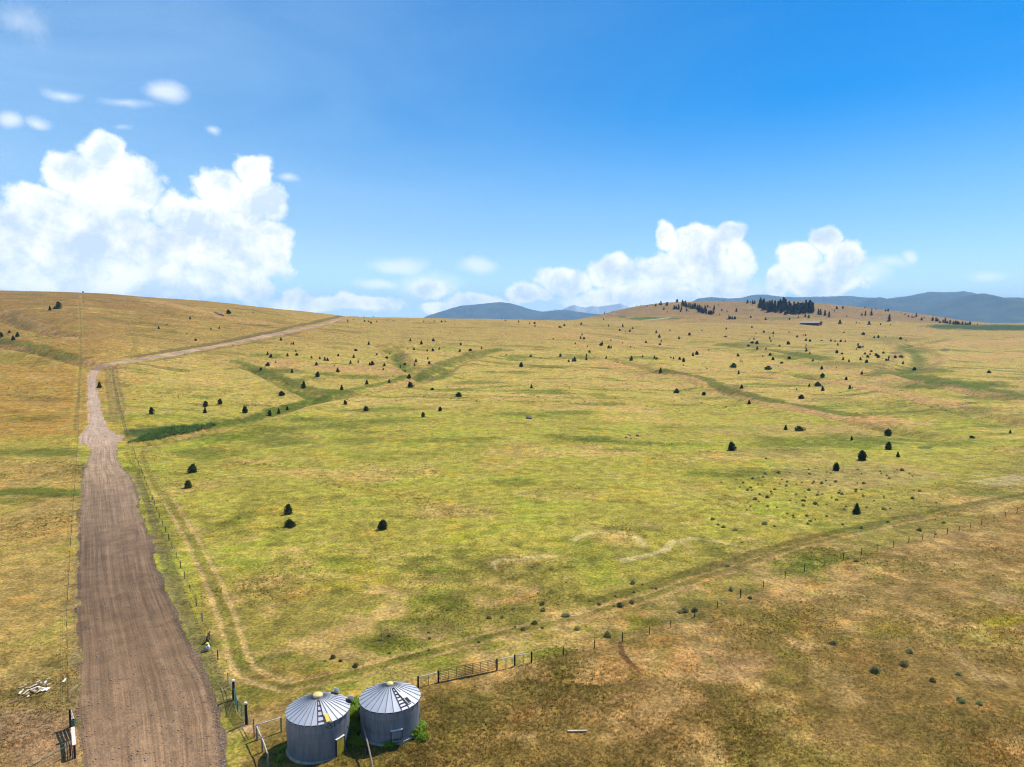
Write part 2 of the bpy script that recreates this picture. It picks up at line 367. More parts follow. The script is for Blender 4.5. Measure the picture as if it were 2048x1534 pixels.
for (u, v, ru, rv, c, s) in [(920,1400,75,26,(86,84,24),.85),(900,1450,60,40,(104,96,34),.7),(960,1430,60,30,(96,92,30),.6),(1000,1500,60,40,(116,96,36),.5),(1600,1355,80,30,(104,96,34),.5),(1640,1405,50,26,(98,90,30),.5),(1780,1255,80,26,(134,126,30),.6),(2010,1240,70,16,(172,160,28),.8),(1370,1235,60,12,(106,108,40),.7),
  (770,1475,80,30,(92,110,30),.8),(560,1500,40,40,(80,84,28),.6),(530,1385,50,20,(108,108,40),.5),(1870,1180,120,40,(116,98,46),.4),(1750,1330,200,50,(124,102,52),.4),(1380,1210,80,14,(100,100,40),.5),(1270,1215,60,12,(102,98,40),.45),(700,1500,40,30,(96,96,36),.6),  # patch beside the lettered bin darkens the ground for its cast shadow
  (2000,655,130,7,(66,92,44),1),(1900,653,60,5,(70,94,46),.9),(1295,637,40,3.4,(96,120,48),1),(1245,634,10,2.5,(104,118,56),.8),(1345,637,22,2.2,(106,120,60),.8),(1560,637,26,3,(120,122,70),.6),(1880,748,30,4,(168,160,40),.6),(1925,770,30,3,(150,148,36),.5),
  (330,864,95,13,(46,72,36),.9),(1890,700,14,3,(70,84,46),.7),(1790,706,14,2,(66,84,46),.7),(1850,895,16,3,(74,92,44),.8)]:
    ell(u, v, ru, rv, c if v < 1100 else tuple(q * .75 + w_ * .25 for q, w_ in zip(c, (150, 124, 62))), s * (.8 if v > 1100 else 1), .5)
# gully floors hold the green grass, upper banks are drier
for k, (pts, w, d) in enumerate(DW):
    P = np.array(pts); m = (GX > P[:,0].min()-4*w) & (GX < P[:,0].max()+4*w) & (GY > P[:,1].min()-4*w) & (GY < P[:,1].max()+4*w)
    dist = np.full(GX.shape, 1e6); tt = np.zeros(GX.shape); q, t = poly_dist(GX[m], GY[m], pts); dist[m] = q; tt[m] = t
    e = np.clip(np.minimum(tt, 1 - tt) / .08, 0, 1)
    lay(sm(dist + w * (.7 * n2 + .35 * n1), w * .8, w * .1) * e * np.clip(.75 + .9 * n5, .1, 1), (100, 114, 34), .85)
    lay(sm(np.abs(dist + w * .4 * n2 - w * 1.5), w * .6, w * .1) * e, (156, 128, 76), .55)
# dark rims and lines: crest tops on the spurs
def pl0(px, c, s, half, rag): return wline(px, half, c, s, rag)
def wline(px, half, c, s=.8, rag=.5):
    pts = [tuple(at(*p))[:2] for p in px]; P = np.array(pts); b = half * 4 + 3
    m = (GX > P[:,0].min()-b) & (GX < P[:,0].max()+b) & (GY > P[:,1].min()-b) & (GY < P[:,1].max()+b)
    q, t = poly_dist(GX[m], GY[m], pts); mk = np.zeros(GX.shape)
    mk[m] = sm(q / half + rag * (n4[m] + n2[m] * .6), 1.25, .6); lay(mk, c, s); return mk
# ---- dry tan spur crests with greener hollows behind them
for px, hw, s_ in [([(1194,725),(1249,737),(1324,748),(1404,762),(1439,782),(1524,807),(1624,827),(1824,848)], 9, .8), ([(1484,742),(1554,753),(1649,762),(1774,786),(1924,811)], 8, .75),
   ([(1439,716),(1524,728),(1674,743),(1774,758),(1899,776),(2060,802)], 8, .75), ([(1139,668),(1224,678),(1304,688),(1399,701),(1474,711)], 10, .75), ([(560,725),(640,733),(700,737),(780,741)], 14, .6),
   ([(0,694),(80,709),(160,728),(220,738)], 6, .6), ([(0,628),(60,655),(140,678)], 8, .6), ([(300,600),(400,622),(480,640),(540,648)], 12, .5), ([(1849,690),(1930,685),(2060,676)], 20, .6), ([(1840,730),(1930,716),(2060,708)], 16, .55),
   ([(265,884),(425,853),(550,835),(650,805),(750,783),(850,765)], 3, .5), ([(1000,640),(1080,650),(1180,660)], 14, .6)]:
    pl0(px, (212,166,106), s_, hw, .7)
for px, hw, s_ in [([(430,853),(500,838),(560,822),(610,806),(650,794)], 4, .9), ([(1319,740),(1374,748),(1414,758),(1439,773),(1474,785),(1524,796),(1624,815),(1720,832)], 4, .8), ([(1749,750),(1820,752),(1900,764),(1990,780),(2060,792)], 9, .8), ([(1449,690),(1550,702),(1650,716)], 11, .6), ([(1810,700),(1840,718),(1835,738)], 8, .6),
   ([(500,838),(580,815),(660,790),(740,772),(840,756),(880,735)], 4, .75), ([(880,728),(940,708),(1000,698)], 5, .6), ([(470,722),(520,738),(560,755),(620,778)], 4.5, .7), ([(800,735),(792,712)], 6, .6), ([(1650,800),(1800,815),(1990,850)], 12, .35), ([(0,682),(60,690),(150,716)], 5, .6), ([(300,880),(420,878),(560,862),(700,846),(800,838)], 7, .5)]:
    pl0(px, (98,112,32), s_, hw, .8)
# ---- the road
RL = [(1900,205),(1600,175),(1534,166),(1435,153),(1348,153),(1313,157),(1244,153),(1174,151),(1104,155),(1040,156),(996,160),(964,163),(938,164),(921,172),(903,180),(893,177),(887,160),(873,159),(862,166),(850,177),(838,176),(806,175),(765,174.5),(747,175.8),(734,187),(728,205),(720.5,249),(714,293),(703,352),(688.5,440),(670,527),(659,586),(646,652),(637,678),(629.5,695)]
RRt = [(1900,508),(1600,462),(1534,450),(1435,443),(1383,427),(1348,413),(1313,391),(1278,378),(1244,359),(1209,343),(1174,327),(1139,315),(1104,306),(1070,300),(1035,289),(1000,280),(970,271),(951,263),(938,249),(918,236),(905,233),(889,234),(879,238),(873,250),(865,225),(853,214),(840,210),(829,205),(771,193.5),(759,192),(747,195.5),(737,202),(730.5,220),(724.5,258),(720,293),(711,352),(693,440),(676,527),(664.5,586),(649.5,652),(641.5,678),(630.5,704)]
poly = np.array([(u, v) for v, u in RL] + [(u, v) for v, u in RRt[::-1]], float)
def inpoly(px, py, poly):
    ins = np.zeros(px.shape, bool); n = len(poly)
    for i in range(n):
        x0, y0 = poly[i]; x1, y1 = poly[(i + 1) % n]
        if y0 == y1: continue
        c = ((y0 > py) != (y1 > py)) & (px < (x1 - x0) * (py - y0) / (y1 - y0) + x0); ins ^= c
    return ins
# roadside verge colours come first, then the road itself
def pl(px, c, s=.8, half=1.0, rag=.5): return wline(px, half, c, s, rag)
pl([(166,1420),(163,1200),(166,1050),(168,960)], (140,122,92), .5, 1.0)
pl([(455,1420),(418,1330),(385,1255),(345,1160),(318,1080),(296,1010),(272,950)], (128,112,92), .7, .9)
pl([(470,1450),(430,1350),(392,1265),(352,1165),(322,1085),(300,1015),(275,945),(252,905)], (132,124,50), .55, .7)
# cut bank above the climbing road
for px, hw in [([(330,703),(400,692),(480,677),(560,660),(630,645),(680,632)], 5.0), ([(260,714),(330,704)], 3.0)]:
    pl(px, (126,108,66), .8, hw, .4)
pl([(300,722),(400,704),(500,687),(600,664)], (128,118,64), .5, 2.0)
# two-track trails
def two(px, gap, c=(206,172,108), half=.40, s=.78, mid=(132,122,54)):
    pts = [at(*p) for p in px]; L = []; Rr = []
    for i, p in enumerate(pts):
        t = (pts[min(i+1, len(pts)-1)] - pts[max(i-1, 0)]); t.z = 0; t.normalize(); nrm = Vector((-t.y, t.x, 0))
        L.append(p + nrm * gap / 2); Rr.append(p - nrm * gap / 2)
    for q, cc, hf, ss in ((pts, mid, gap * .42, .55), (L, c, half, s), (Rr, c, half, s)):
        P = np.array([(k.x, k.y) for k in q]); b = 4
        m = (GX > P[:,0].min()-b) & (GX < P[:,0].max()+b) & (GY > P[:,1].min()-b) & (GY < P[:,1].max()+b)
        dd, t = poly_dist(GX[m], GY[m], [tuple(k) for k in P]); mk = np.zeros(GX.shape)
        mk[m] = sm(dd / hf + .4 * n4[m], 1.3, .55); lay(mk, cc, ss)
        if hf == half:
            RUT[...] = np.maximum(RUT, mk)
RUT = np.zeros(GX.shape)
two([(338,1000),(358,1035),(383,1075),(402,1115),(420,1150),(437,1190),(455,1235),(467,1280),(477,1315),(492,1340),(525,1358),(575,1372)], 2.0)
two([(575,1372),(700,1348),(850,1306),(1000,1268),(1160,1232),(1300,1192),(1430,1146),(1600,1090),(1800,1043),(1930,1018),(2070,992)], 2.1, (190,154,98), .45, .75, (120,110,46))
pl([(1180,1205),(1300,1172),(1430,1130),(1600,1080),(1800,1035),(1930,1010),(2070,985)], (100,96,34), .7, 1.1)
two([(298,892),(287,897),(286,910),(294,935),(306,958),(320,985),(338,1000)], 1.9, (186,160,92), .3, .5)
two([(455,895),(456,925),(470,948),(500,965)], 2.0, (160,140,60), .3, .4, (176,160,74))
two([(620,905),(640,945),(690,1000),(740,1060),(765,1110)], 2.0, (150,134,58), .3, .35, (176,160,74))
two([(160,590),(161,640),(162,680),(163,720),(150,860)], 2.4, (186,160,86), .7, .5, (140,120,60))
two([(258,640),(268,670),(272,690),(262,715)], 2.4, (140,120,60), .6, .4, (170,150,76))
two([(230,738),(232,765),(238,790),(242,815),(236,838)], 2.6, (140,118,80), .5, .6, (150,134,74))
two([(215,740),(217,770),(222,800),(226,825),(224,845)], 2.2, (150,128,86), .5, .5, (150,134,74))
for px in ([(1145,1080),(1180,1066),(1230,1062),(1270,1074),(1290,1090)], [(990,1138),(985,1128),(1000,1119),(1040,1119),(1062,1113),(1105,1112)], [(1325,1104),(1345,1083),(1390,1076),(1470,1090)], [(1250,1120),(1290,1112),(1330,1100)]):
    pl(px, (214,192,126), .85, .75)
pl([(1240,1288),(1245,1310),(1262,1328),(1278,1340)], (104,70,44), .8, .35); pl([(1278,1340),(1284,1375)], (170,128,84), .5, .4)
pl([(1215,1405),(1260,1388)], (190,150,104), .5, .3); pl([(1570,1294),(1640,1290),(1720,1294)], (180,146,104), .5, .3)
pl([(1900,1270),(1930,1330),(1990,1370)], (170,140,94), .4, .4)
pl([(520,668),(600,680),(650,688)], (172,128,84), .1, 1.0)
pl([(1290,640),(1320,637.5),(1338,635.5)], (214,196,180), .95, 4.0, .1)
pl([(1222,628),(1232,627)], (206,184,160), .8, 4.0, .2)
for p in [(470,1395,9,5),(500,1458,12,5),(522,1476,13,5),(487,1452,9,4),(447,1378,6,4)]:
    ell(p[0], p[1], p[2], p[3], (196,164,128), .7, .3)

wv = PV + 3.0 * n2 * np.clip((PV - 700) / 400, 0.05, 1) ; wu = PU + (15 * n4 + 9 * n2) * np.clip((PV - 740) / 500, 0.0, 1)
near = (PU > 100) & (PU < 760) & (PV > 600) & (PV < 1890) & (GY > 40) & (GY < 1135)
ROAD = np.zeros(GX.shape, bool); ROAD[near] = inpoly(wu[near], wv[near], poly)
rl = np.interp(-PV, [-v for v, u in RL], [u for v, u in RL]); rr = np.interp(-PV, [-v for v, u in RRt], [u for v, u in RRt])
RS = np.clip((PU - rl) / np.maximum(rr - rl, 1), 0, 1); RS = np.where(PV > 742, RS, .5)
rc = np.zeros(C.shape)
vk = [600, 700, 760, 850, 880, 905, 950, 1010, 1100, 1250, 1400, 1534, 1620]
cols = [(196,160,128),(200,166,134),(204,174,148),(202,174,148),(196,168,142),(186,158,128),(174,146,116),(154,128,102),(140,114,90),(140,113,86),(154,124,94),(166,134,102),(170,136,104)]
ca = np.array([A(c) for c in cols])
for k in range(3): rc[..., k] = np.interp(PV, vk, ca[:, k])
edge = np.abs(RS - .5) * 2
streak = fbm(RS * 26, GY * .012 * 2, 1.0, 3, 77)
rc *= (1 + .16 * streak + .12 * n4 + .1 * n2)[..., None]
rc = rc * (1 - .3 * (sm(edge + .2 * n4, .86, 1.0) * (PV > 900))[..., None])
# weeds creeping in at the shoulders
wd = ROAD & (PV > 900) & ((edge + .25 * n2 + .25 * n4) > 1.06)
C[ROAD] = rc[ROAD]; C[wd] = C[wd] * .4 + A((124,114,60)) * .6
C = np.clip(C, .004, .8)
# micro relief
zt = fbm(GX, GY, 1.6, 3, 91) * .10 + n4 * .07
zt = np.where(ROAD, .035 * streak + .02 * n4 - .05, zt) - .10 * RUT
GZ = GZ + zt * np.clip((GY - 45) / 10, 0, 1) * np.clip((1200 - GY) / 500, 0, 1)

# ------------------------------------------------------------------ materials
MATS = {}
def mat(name, color, rough=.8, metal=0.0, spec=.3, var=.15, vscale=4.0, var2=None, transl=0.0, bump=0.0, bscale=20, rnd=0.0, stretch=None):
    if name in MATS: return MATS[name]
    m = bpy.data.materials.new(name); m.use_nodes = True; nt = m.node_tree; b = nt.nodes['Principled BSDF']
    b.inputs['Roughness'].default_value = rough; b.inputs['Metallic'].default_value = metal; b.inputs['Specular IOR Level'].default_value = spec
    tc = nt.nodes.new('ShaderNodeTexCoord'); P = X(nt, tc.outputs['Object'])
    if stretch: P = vop(nt, 'MULTIPLY', P, stretch)
    n = noise(nt, P, vscale, 5, .6)
    c2 = var2 if var2 is not None else tuple(x * .55 for x in color)
    c = mix(nt, n.rng(.5 - var - .15, .5 + var + .15), c2, color)
    if rnd:
        oi = nt.nodes.new('ShaderNodeObjectInfo'); h = nt.nodes.new('ShaderNodeHueSaturation')
        nt.links.new(c.s, h.inputs['Color']); nt.links.new(X(nt, oi.outputs['Random']).rng(0, 1, 1 - rnd, 1 + rnd, False).s, h.inputs['Value'])
        nt.links.new(X(nt, oi.outputs['Random']).rng(0, 1, .485, .515, False).s, h.inputs['Hue'])
        c = X(nt, h.outputs[0])
    nt.links.new(c.s, b.inputs['Base Color'])
    if bump:
        bp = nt.nodes.new('ShaderNodeBump'); bp.inputs['Strength'].default_value = bump; bp.inputs['Distance'].default_value = .02
        nt.links.new(noise(nt, P, bscale, 4, .6).s, bp.inputs['Height']); nt.links.new(bp.outputs[0], b.inputs['Normal'])
    if transl:
        t = nt.nodes.new('ShaderNodeBsdfTranslucent'); nt.links.new(c.s, t.inputs['Color'])
        mx = nt.nodes.new('ShaderNodeMixShader'); mx.inputs[0].default_value = transl
        nt.links.new(b.outputs[0], mx.inputs[1]); nt.links.new(t.outputs[0], mx.inputs[2])
        nt.links.new(mx.outputs[0], nt.nodes['Material Output'].inputs['Surface'])
    MATS[name] = m; return m
def ground_material():
    m = bpy.data.materials.new('prairie'); m.use_nodes = True; nt = m.node_tree; b = nt.nodes['Principled BSDF']
    b.inputs['Roughness'].default_value = .95; b.inputs['Specular IOR Level'].default_value = .08
    at_ = nt.nodes.new('ShaderNodeAttribute'); at_.attribute_name = 'col'; col = X(nt, at_.outputs['Color'])
    ar = nt.nodes.new('ShaderNodeAttribute'); ar.attribute_name = 'road'
    sp = nt.nodes.new('ShaderNodeSeparateXYZ'); nt.links.new(ar.outputs['Vector'], sp.inputs[0])
    rs, rt, rm = (X(nt, sp.outputs[i]) for i in range(3))
    g = nt.nodes.new('ShaderNodeNewGeometry'); P = X(nt, g.outputs['Position'])
    Pf = vop(nt, 'MULTIPLY', P, (1, 1, .3))
    a = noise(nt, Pf, 2.4, 5, .65, .3); bb = noise(nt, Pf, .42, 4, .6, .5); c = noise(nt, Pf, .055, 4, .6, .8); fine = noise(nt, Pf, 9.0, 3, .7)
    # tufts: dark gaps between clumps, pale seed heads
    v1 = a.rng(.3, .7, .55, 1.42); v2 = bb.rng(.3, .7, .72, 1.26) * c.rng(.3, .7, .84, 1.16); v3 = fine.rng(.25, .75, .70, 1.28)
    grassv = v1 * v2 * v3
    dd = noise(nt, Pf, .16, 5, .65, .6); ee = noise(nt, vop(nt, 'ADD', Pf, (300, 90, 0)), .075, 6, .68, .7)
    gcol = mix(nt, (c * .6 + dd * .4).rng(.51, .60) * .62, col, mix(nt, 1.0, col, (.60, .84, .42), 'MULTIPLY'))
    gcol = mix(nt, (ee * .65 + dd * .35).rng(.52, .60) * .62, gcol, mix(nt, 1.0, gcol, (1.26, 1.02, .86), 'MULTIPLY'))
    gcol = mix(nt, (dd * .5 + bb * .5).rng(.42, .35) * .5, gcol, mix(nt, 1.0, gcol, (.58, .66, .5), 'MULTIPLY'))
    gcol = mix(nt, bb.rng(.52, .66) * .4, gcol, mix(nt, 1.0, gcol, (1.22, 1.08, .88), 'MULTIPLY'))
    st = noise(nt, vec(nt, rs * 1.5 + (bb - .5) * .5, rt * .03, 0.0), 1.0, 8, .72, .15); st2 = noise(nt, vec(nt, rs * 5.5, rt * .09, 3.0), 1.0, 3, .6)
    peb = noise(nt, Pf, 5.0, 4, .75)
    roadv = (st.rng(.32, .68, .66, 1.36) * c.rng(.35, .65, .25, 1.0) + (c.rng(.35, .65, .75, 0.0))) * st2.rng(.3, .7, .86, 1.14) * peb.rng(.3, .75, .72, 1.3) * bb.rng(.3, .7, .85, 1.15)
    fac = rm * roadv + (rm * -1.0 + 1.0) * grassv
    cc = mix(nt, rm, gcol, col)
    out = vop(nt, 'MULTIPLY', cc, vec(nt, fac, fac, fac))
    nt.links.new(out.s, b.inputs['Base Color'])
    bp = nt.nodes.new('ShaderNodeBump'); bp.inputs['Strength'].default_value = .55; bp.inputs['Distance'].default_value = .16
    hh = (a * .6 + fine * .4) * (rm * -.65 + 1.0) + st * rm * .3
    nt.links.new(hh.s, bp.inputs['Height']); nt.links.new(bp.outputs[0], b.inputs['Normal'])
    return m
GROUND = ground_material()

# ------------------------------------------------------------------ object helpers
def tag(o, label=None, cat=None, group=None, kind=None):
    if label: o['label'] = label
    if cat: o['category'] = cat
    if group: o['group'] = group
    if kind: o['kind'] = kind
    return o
def raw_mesh(name, V, Fq, mats=(), smooth=False, midx=None):
    me = bpy.data.meshes.new(name); V = np.asarray(V, np.float32)
    if isinstance(Fq, np.ndarray):
        n, k = Fq.shape
        me.vertices.add(len(V)); me.vertices.foreach_set('co', V.ravel())
        me.loops.add(n * k); me.loops.foreach_set('vertex_index', Fq.astype(np.int32).ravel())
        me.polygons.add(n); me.polygons.foreach_set('loop_start', np.arange(0, n * k, k, dtype=np.int32)); me.polygons.foreach_set('loop_total', np.full(n, k, np.int32))
        me.update(calc_edges=True)
    else: me.from_pydata([tuple(map(float, v)) for v in V], [], Fq)
    for m in mats: me.materials.append(m)
    if smooth: me.polygons.foreach_set('use_smooth', np.ones(len(me.polygons), bool))
    if midx is not None: me.polygons.foreach_set('material_index', np.asarray(midx, np.int32))
    me.update(); return me
def link_obj(name, data, parent=None, loc=None, rot=None, scale=None):
    o = bpy.data.objects.new(name, data); COL.objects.link(o)
    if parent is not None: o.parent = parent
    if loc is not None: o.location = loc
    if rot is not None: o.rotation_euler = rot
    if scale is not None: o.scale = scale
    return o
def thing(name, label, cat, loc, rz=0, group=None):
    return tag(link_obj(name, None, None, loc, (0, 0, rz)), label, cat, group)
class MB:
    def __init__(s): s.v = []; s.f = []; s.m = []
    def add(s, vs, fs, mi=0):
        b = len(s.v); s.v += [tuple(v) for v in vs]; s.f += [tuple(i + b for i in f) for f in fs]; s.m += [mi] * len(fs); return s
    def box(s, c, size, rot=None, mi=0):
        c = Vector(c); h = [q / 2 for q in size]; vs = []
        for z in (-1, 1):
            for x, y in ((-1, -1), (1, -1), (1, 1), (-1, 1)):
                p = Vector((x * h[0], y * h[1], z * h[2]))
                if rot is not None: p = rot @ p
                vs.append(c + p)
        return s.add(vs, [(3,2,1,0),(4,5,6,7),(0,1,5,4),(1,2,6,5),(2,3,7,6),(3,0,4,7)], mi)
    def beam(s, a, b, w, h=None, mi=0):
        a, b = Vector(a), Vector(b); d = b - a; q = d.to_track_quat('Y', 'Z').to_matrix()
        return s.box((a + b) / 2, (w, d.length, h or w), q, mi)
    def tube(s, a, b, r, r2=None, n=7, mi=0, bend=0.0):
        a, b = Vector(a), Vector(b); d = b - a; q = d.to_track_quat('Z', 'X').to_matrix(); r2 = r if r2 is None else r2; vs = []
        ks = [0, 1] if not bend else [0, .33, .66, 1]
        off = Vector((random.uniform(-1, 1), random.uniform(-1, 1), 0)) * bend
        for k in ks:
            rr = r + (r2 - r) * k; cc = a + d * k + off * (4 * k * (1 - k))
            for i in range(n):
                t = 2 * math.pi * i / n; vs.append(cc + q @ Vector((rr * math.cos(t), rr * math.sin(t), 0)))
        fs = []
        for j in range(len(ks) - 1):
            fs += [(j*n+i, j*n+(i+1) % n, (j+1)*n+(i+1) % n, (j+1)*n+i) for i in range(n)]
        fs += [tuple(range(n))[::-1], tuple(range((len(ks)-1)*n, len(ks)*n))]
        return s.add(vs, fs, mi)
    def path(s, pts, r, n=6, mi=0):
        for a, b in zip(pts[:-1], pts[1:]): s.tube(a, b, r, n=n, mi=mi)
        return s
    def mesh(s, name, mats, smooth=False):
        return raw_mesh(name, s.v, s.f, mats if isinstance(mats, (list, tuple)) else [mats], smooth, s.m)
    def obj(s, name, mats, parent=None, smooth=False, loc=None):
        return link_obj(name, s.mesh(name, mats, smooth), parent, loc)

# ------------------------------------------------------------------ ground and road sheets
def sheet(name, fmask, label, cat):
    idx = np.arange(NR * NC).reshape(NR, NC)
    Q = np.stack([idx[:-1, :-1], idx[:-1, 1:], idx[1:, 1:], idx[1:, :-1]], -1)[fmask]
    used = np.unique(Q); rm = np.full(NR * NC, -1); rm[used] = np.arange(len(used)); Q = rm[Q]
    V = np.stack([GX.ravel()[used], GY.ravel()[used], GZ.ravel()[used]], 1)
    me = raw_mesh(name, V, Q, [GROUND], True)
    c = np.ones((len(used), 4), np.float32); c[:, :3] = C.reshape(-1, 3)[used]
    me.attributes.new('col', 'FLOAT_COLOR', 'POINT').data.foreach_set('color', c.ravel())
    rv = np.stack([RS.ravel()[used] * 14, GY.ravel()[used], (ROAD & ~wd).ravel()[used].astype(float)], 1).astype(np.float32)
    me.attributes.new('road', 'FLOAT_VECTOR', 'POINT').data.foreach_set('vector', rv.ravel())
    o = link_obj(name, me); tag(o, label, cat, kind='structure'); return o
fr = (ROAD[:-1, :-1].astype(int) + ROAD[:-1, 1:] + ROAD[1:, 1:] + ROAD[1:, :-1]) >= 2
sheet('ground', ~fr, 'rolling dry grass prairie and pasture', 'ground')
sheet('dirt_road', fr, 'wide rutted dirt road narrowing and climbing past the grassy hill', 'road')

# ------------------------------------------------------------------ far mountains
FOREST = mat('distant_forest', (.022, .040, .028), .95, 0, .05, .1, .004, (.085, .10, .055))
def mountain(name, D, pts, depth, label, seed, m=FOREST, gl=.55):
    pts = np.array(pts, float); us = np.linspace(pts[0, 0], pts[-1, 0], 220); vs = np.interp(us, pts[:, 0], pts[:, 1])
    a = (us - 1024) / F; zr = CAM_H + D * slope_of(vs); zr += fbm(us, us * 0, 14, 4, seed) * D * .0007
    t = np.linspace(0, 1.6, 46); V = []
    for k in t:
        Y = D - depth + depth * k; x = a * D + 0 * Y
        prof = np.where(k <= 1, (k ** 1.25), 1 - (k - 1) ** 1.3 * .9)
        gul = (1 - np.abs(fbm(x, np.full_like(x, Y * .35), depth * .32, 4, seed + 3))) - .75
        z = -40 + (zr + 40) * prof + gul * (zr + 40) * gl * max(0, min(k, 1) * (1 - min(k, 1))) * 2
        V.append(np.stack([x, np.full_like(x, Y), z], 1))
    V = np.concatenate(V); n = len(us); idx = np.arange(len(t) * n).reshape(len(t), n)
    Q = np.stack([idx[:-1, :-1], idx[:-1, 1:], idx[1:, 1:], idx[1:, :-1]], -1).reshape(-1, 4)
    o = link_obj(name, raw_mesh(name, V, Q, [m], True)); tag(o, label, 'mountain', kind='structure')
mountain('mountain', 10400, [(1770,660),(1800,640),(1827,628),(1868,617),(1896,606),(1924,593.6),(1949,587),(1962,586.5),(1979,590),(1998,594.5),(2048,595),(2200,588),(2400,606),(2700,640)], 3000, 'nearest forested mountain with a rounded peak behind the green field', 1)
mountain('mountain', 12000, [(1660,650),(1690,622),(1707,614),(1729,603),(1743,596.5),(1754,594.2),(1768,597),(1813,595.5),(1868,594),(1896,598),(1940,606),(2000,620),(2100,650)], 2600, 'dark forested mountain shoulder behind the pine hill', 2)
mountain('mountain', 13400, [(1720,640),(1768,597.5),(1813,591.6),(1840,586),(1854,583),(1882,584.5),(1921,582),(1935,584.4),(1960,590),(2000,600),(2080,640)], 2600, 'broad twin topped forested mountain', 3)
mountain('mountain', 14600, [(1370,640),(1383,602),(1395,596.5),(1420,594),(1450,596),(1480,595),(1499,590),(1524,588),(1549,591.6),(1585,594.4),(1646,592.7),(1691,591.6),(1746,595.5),(1800,604),(1860,640)], 2200, 'long low blue ridge behind the pine grove', 4)
mountain('mountain', 15400, [(830,645),(855,632),(880,624),(905,616),(920,611),(950,609),(980,606),(1000,604.3),(1020,606),(1045,613),(1065,619),(1085,623),(1130,619.5),(1160,624),(1190,629),(1260,650)], 2200, 'blue dome shaped mountain rising alone behind the pasture crest', 5)
mountain('mountain', 14000, [(1030,645),(1060,638),(1090,630.5),(1110,627),(1150,626),(1200,628),(1280,650)], 1400, 'low dark blue ridge in front of the dome shaped mountain', 6)
ROCKM = mat('hazed_rock', (.92, .94, .96), .95, 0, .05, .2, .01, (.86, .88, .90))  # near-white, so the colour itself puts the haze on these peaks
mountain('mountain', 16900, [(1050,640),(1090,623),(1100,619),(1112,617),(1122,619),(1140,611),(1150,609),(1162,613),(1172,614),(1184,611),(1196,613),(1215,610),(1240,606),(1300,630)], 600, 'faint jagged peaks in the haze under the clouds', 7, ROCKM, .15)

# ------------------------------------------------------------------ trees
JUN = mat('juniper_foliage', (.085, .12, .036), .85, 0, .15, .2, 3.0, (.020, .032, .012), .2, rnd=.5)
PINE = mat('pine_foliage', (.028, .046, .026), .85, 0, .15, .2, .8, (.012, .022, .016), .08, rnd=.25)
BARK = mat('bark', (.10, .075, .055), .95, 0, .1)
def crown_mesh(name, n, shape, rad, seed, mt, leaf=.09, z0=.03):
    rg = np.random.default_rng(seed); V = []; Fc = []
    lobes = [(rg.uniform(0, 6.28), rg.uniform(.75, 1.25)) for _ in range(7)]
    tops = [(0, 0, 1.0)] + ([(rg.uniform(-.14, .14) , rg.uniform(-.12, .12), rg.uniform(.72, .95)) for _ in range(2)] if shape in ('multi', 'wide') else [])
    nc = max(10, n // 9)
    for c in range(nc):
        z = z0 + (1 - z0) * rg.random() ** (1.35 if shape == 'cone' else 1.0); az = rg.uniform(0, 6.28)
        tx, ty, th = tops[rg.integers(len(tops))]; zz = z * th
        t = zz / th
        if shape == 'cone': pr = (1 - t) ** .8 * (.75 + .25 * min(1, t * 8)) + .03
        elif shape == 'egg': pr = math.sqrt(max(0, 1 - (2 * t - .80) ** 2 / 1.5)) * (1 - t * .35)
        elif shape == 'col': pr = (1 - t ** 3) * (.8 + .2 * math.sin(t * 9))
        elif shape == 'pine': pr = (1 - t) ** .7 * (.8 + .35 * math.sin(t * 26 + seed)) + .04
        else: pr = (max(0, 1 - t ** 2.4)) ** .55 * (.68 + .32 * min(1, t * 3.2))
        lob = 1 + .28 * sum(math.cos(k + 1) * math.cos((i % 3 + 1) * az + k) * .4 for i, (k, w) in enumerate(lobes))
        rr = rad * pr * lob * (rg.uniform(.05, 1.0) ** .5)
        cx, cy = tx + rr * math.cos(az), ty + rr * math.sin(az)
        cl = leaf * rg.uniform(.8, 1.5)
        for q in range(9):
            d = rg.normal(size=3); d /= np.linalg.norm(d); p = np.array([cx, cy, zz]) + d * cl * rg.uniform(.2, 1.0)
            p[2] = max(p[2], .005)
            e1 = rg.normal(size=3); e1 /= np.linalg.norm(e1); e2 = np.cross(e1, rg.normal(size=3)); e2 /= np.linalg.norm(e2) + 1e-9
            s = cl * rg.uniform(.45, .95); b = len(V)
            V += [p - e1 * s * .5 - e2 * s * .3, p + e1 * s * .5 - e2 * s * .25, p + e2 * s * .75 + e1 * s * rg.uniform(-.3, .3)]; Fc.append((b, b + 1, b + 2))
    return raw_mesh(name, V, np.array(Fc), [mt])
def trunk_mesh(name, h, r, seed):
    rg = random.Random(seed); mb = MB(); top = (rg.uniform(-.03, .03), rg.uniform(-.03, .03), h)
    mb.tube((0, 0, -.04), (top[0] * .5, top[1] * .5, h * .5), r, r * .7, 6); mb.tube((top[0] * .5, top[1] * .5, h * .5), top, r * .7, r * .15, 6)
    for i in range(5):
        z = h * rg.uniform(.2, .8); a = rg.uniform(0, 6.28); L = rg.uniform(.12, .25)
        mb.tube((0, 0, z), (L * math.cos(a), L * math.sin(a), z + L * .5), r * .35, r * .08, 4)
    return mb.mesh(name, BARK)
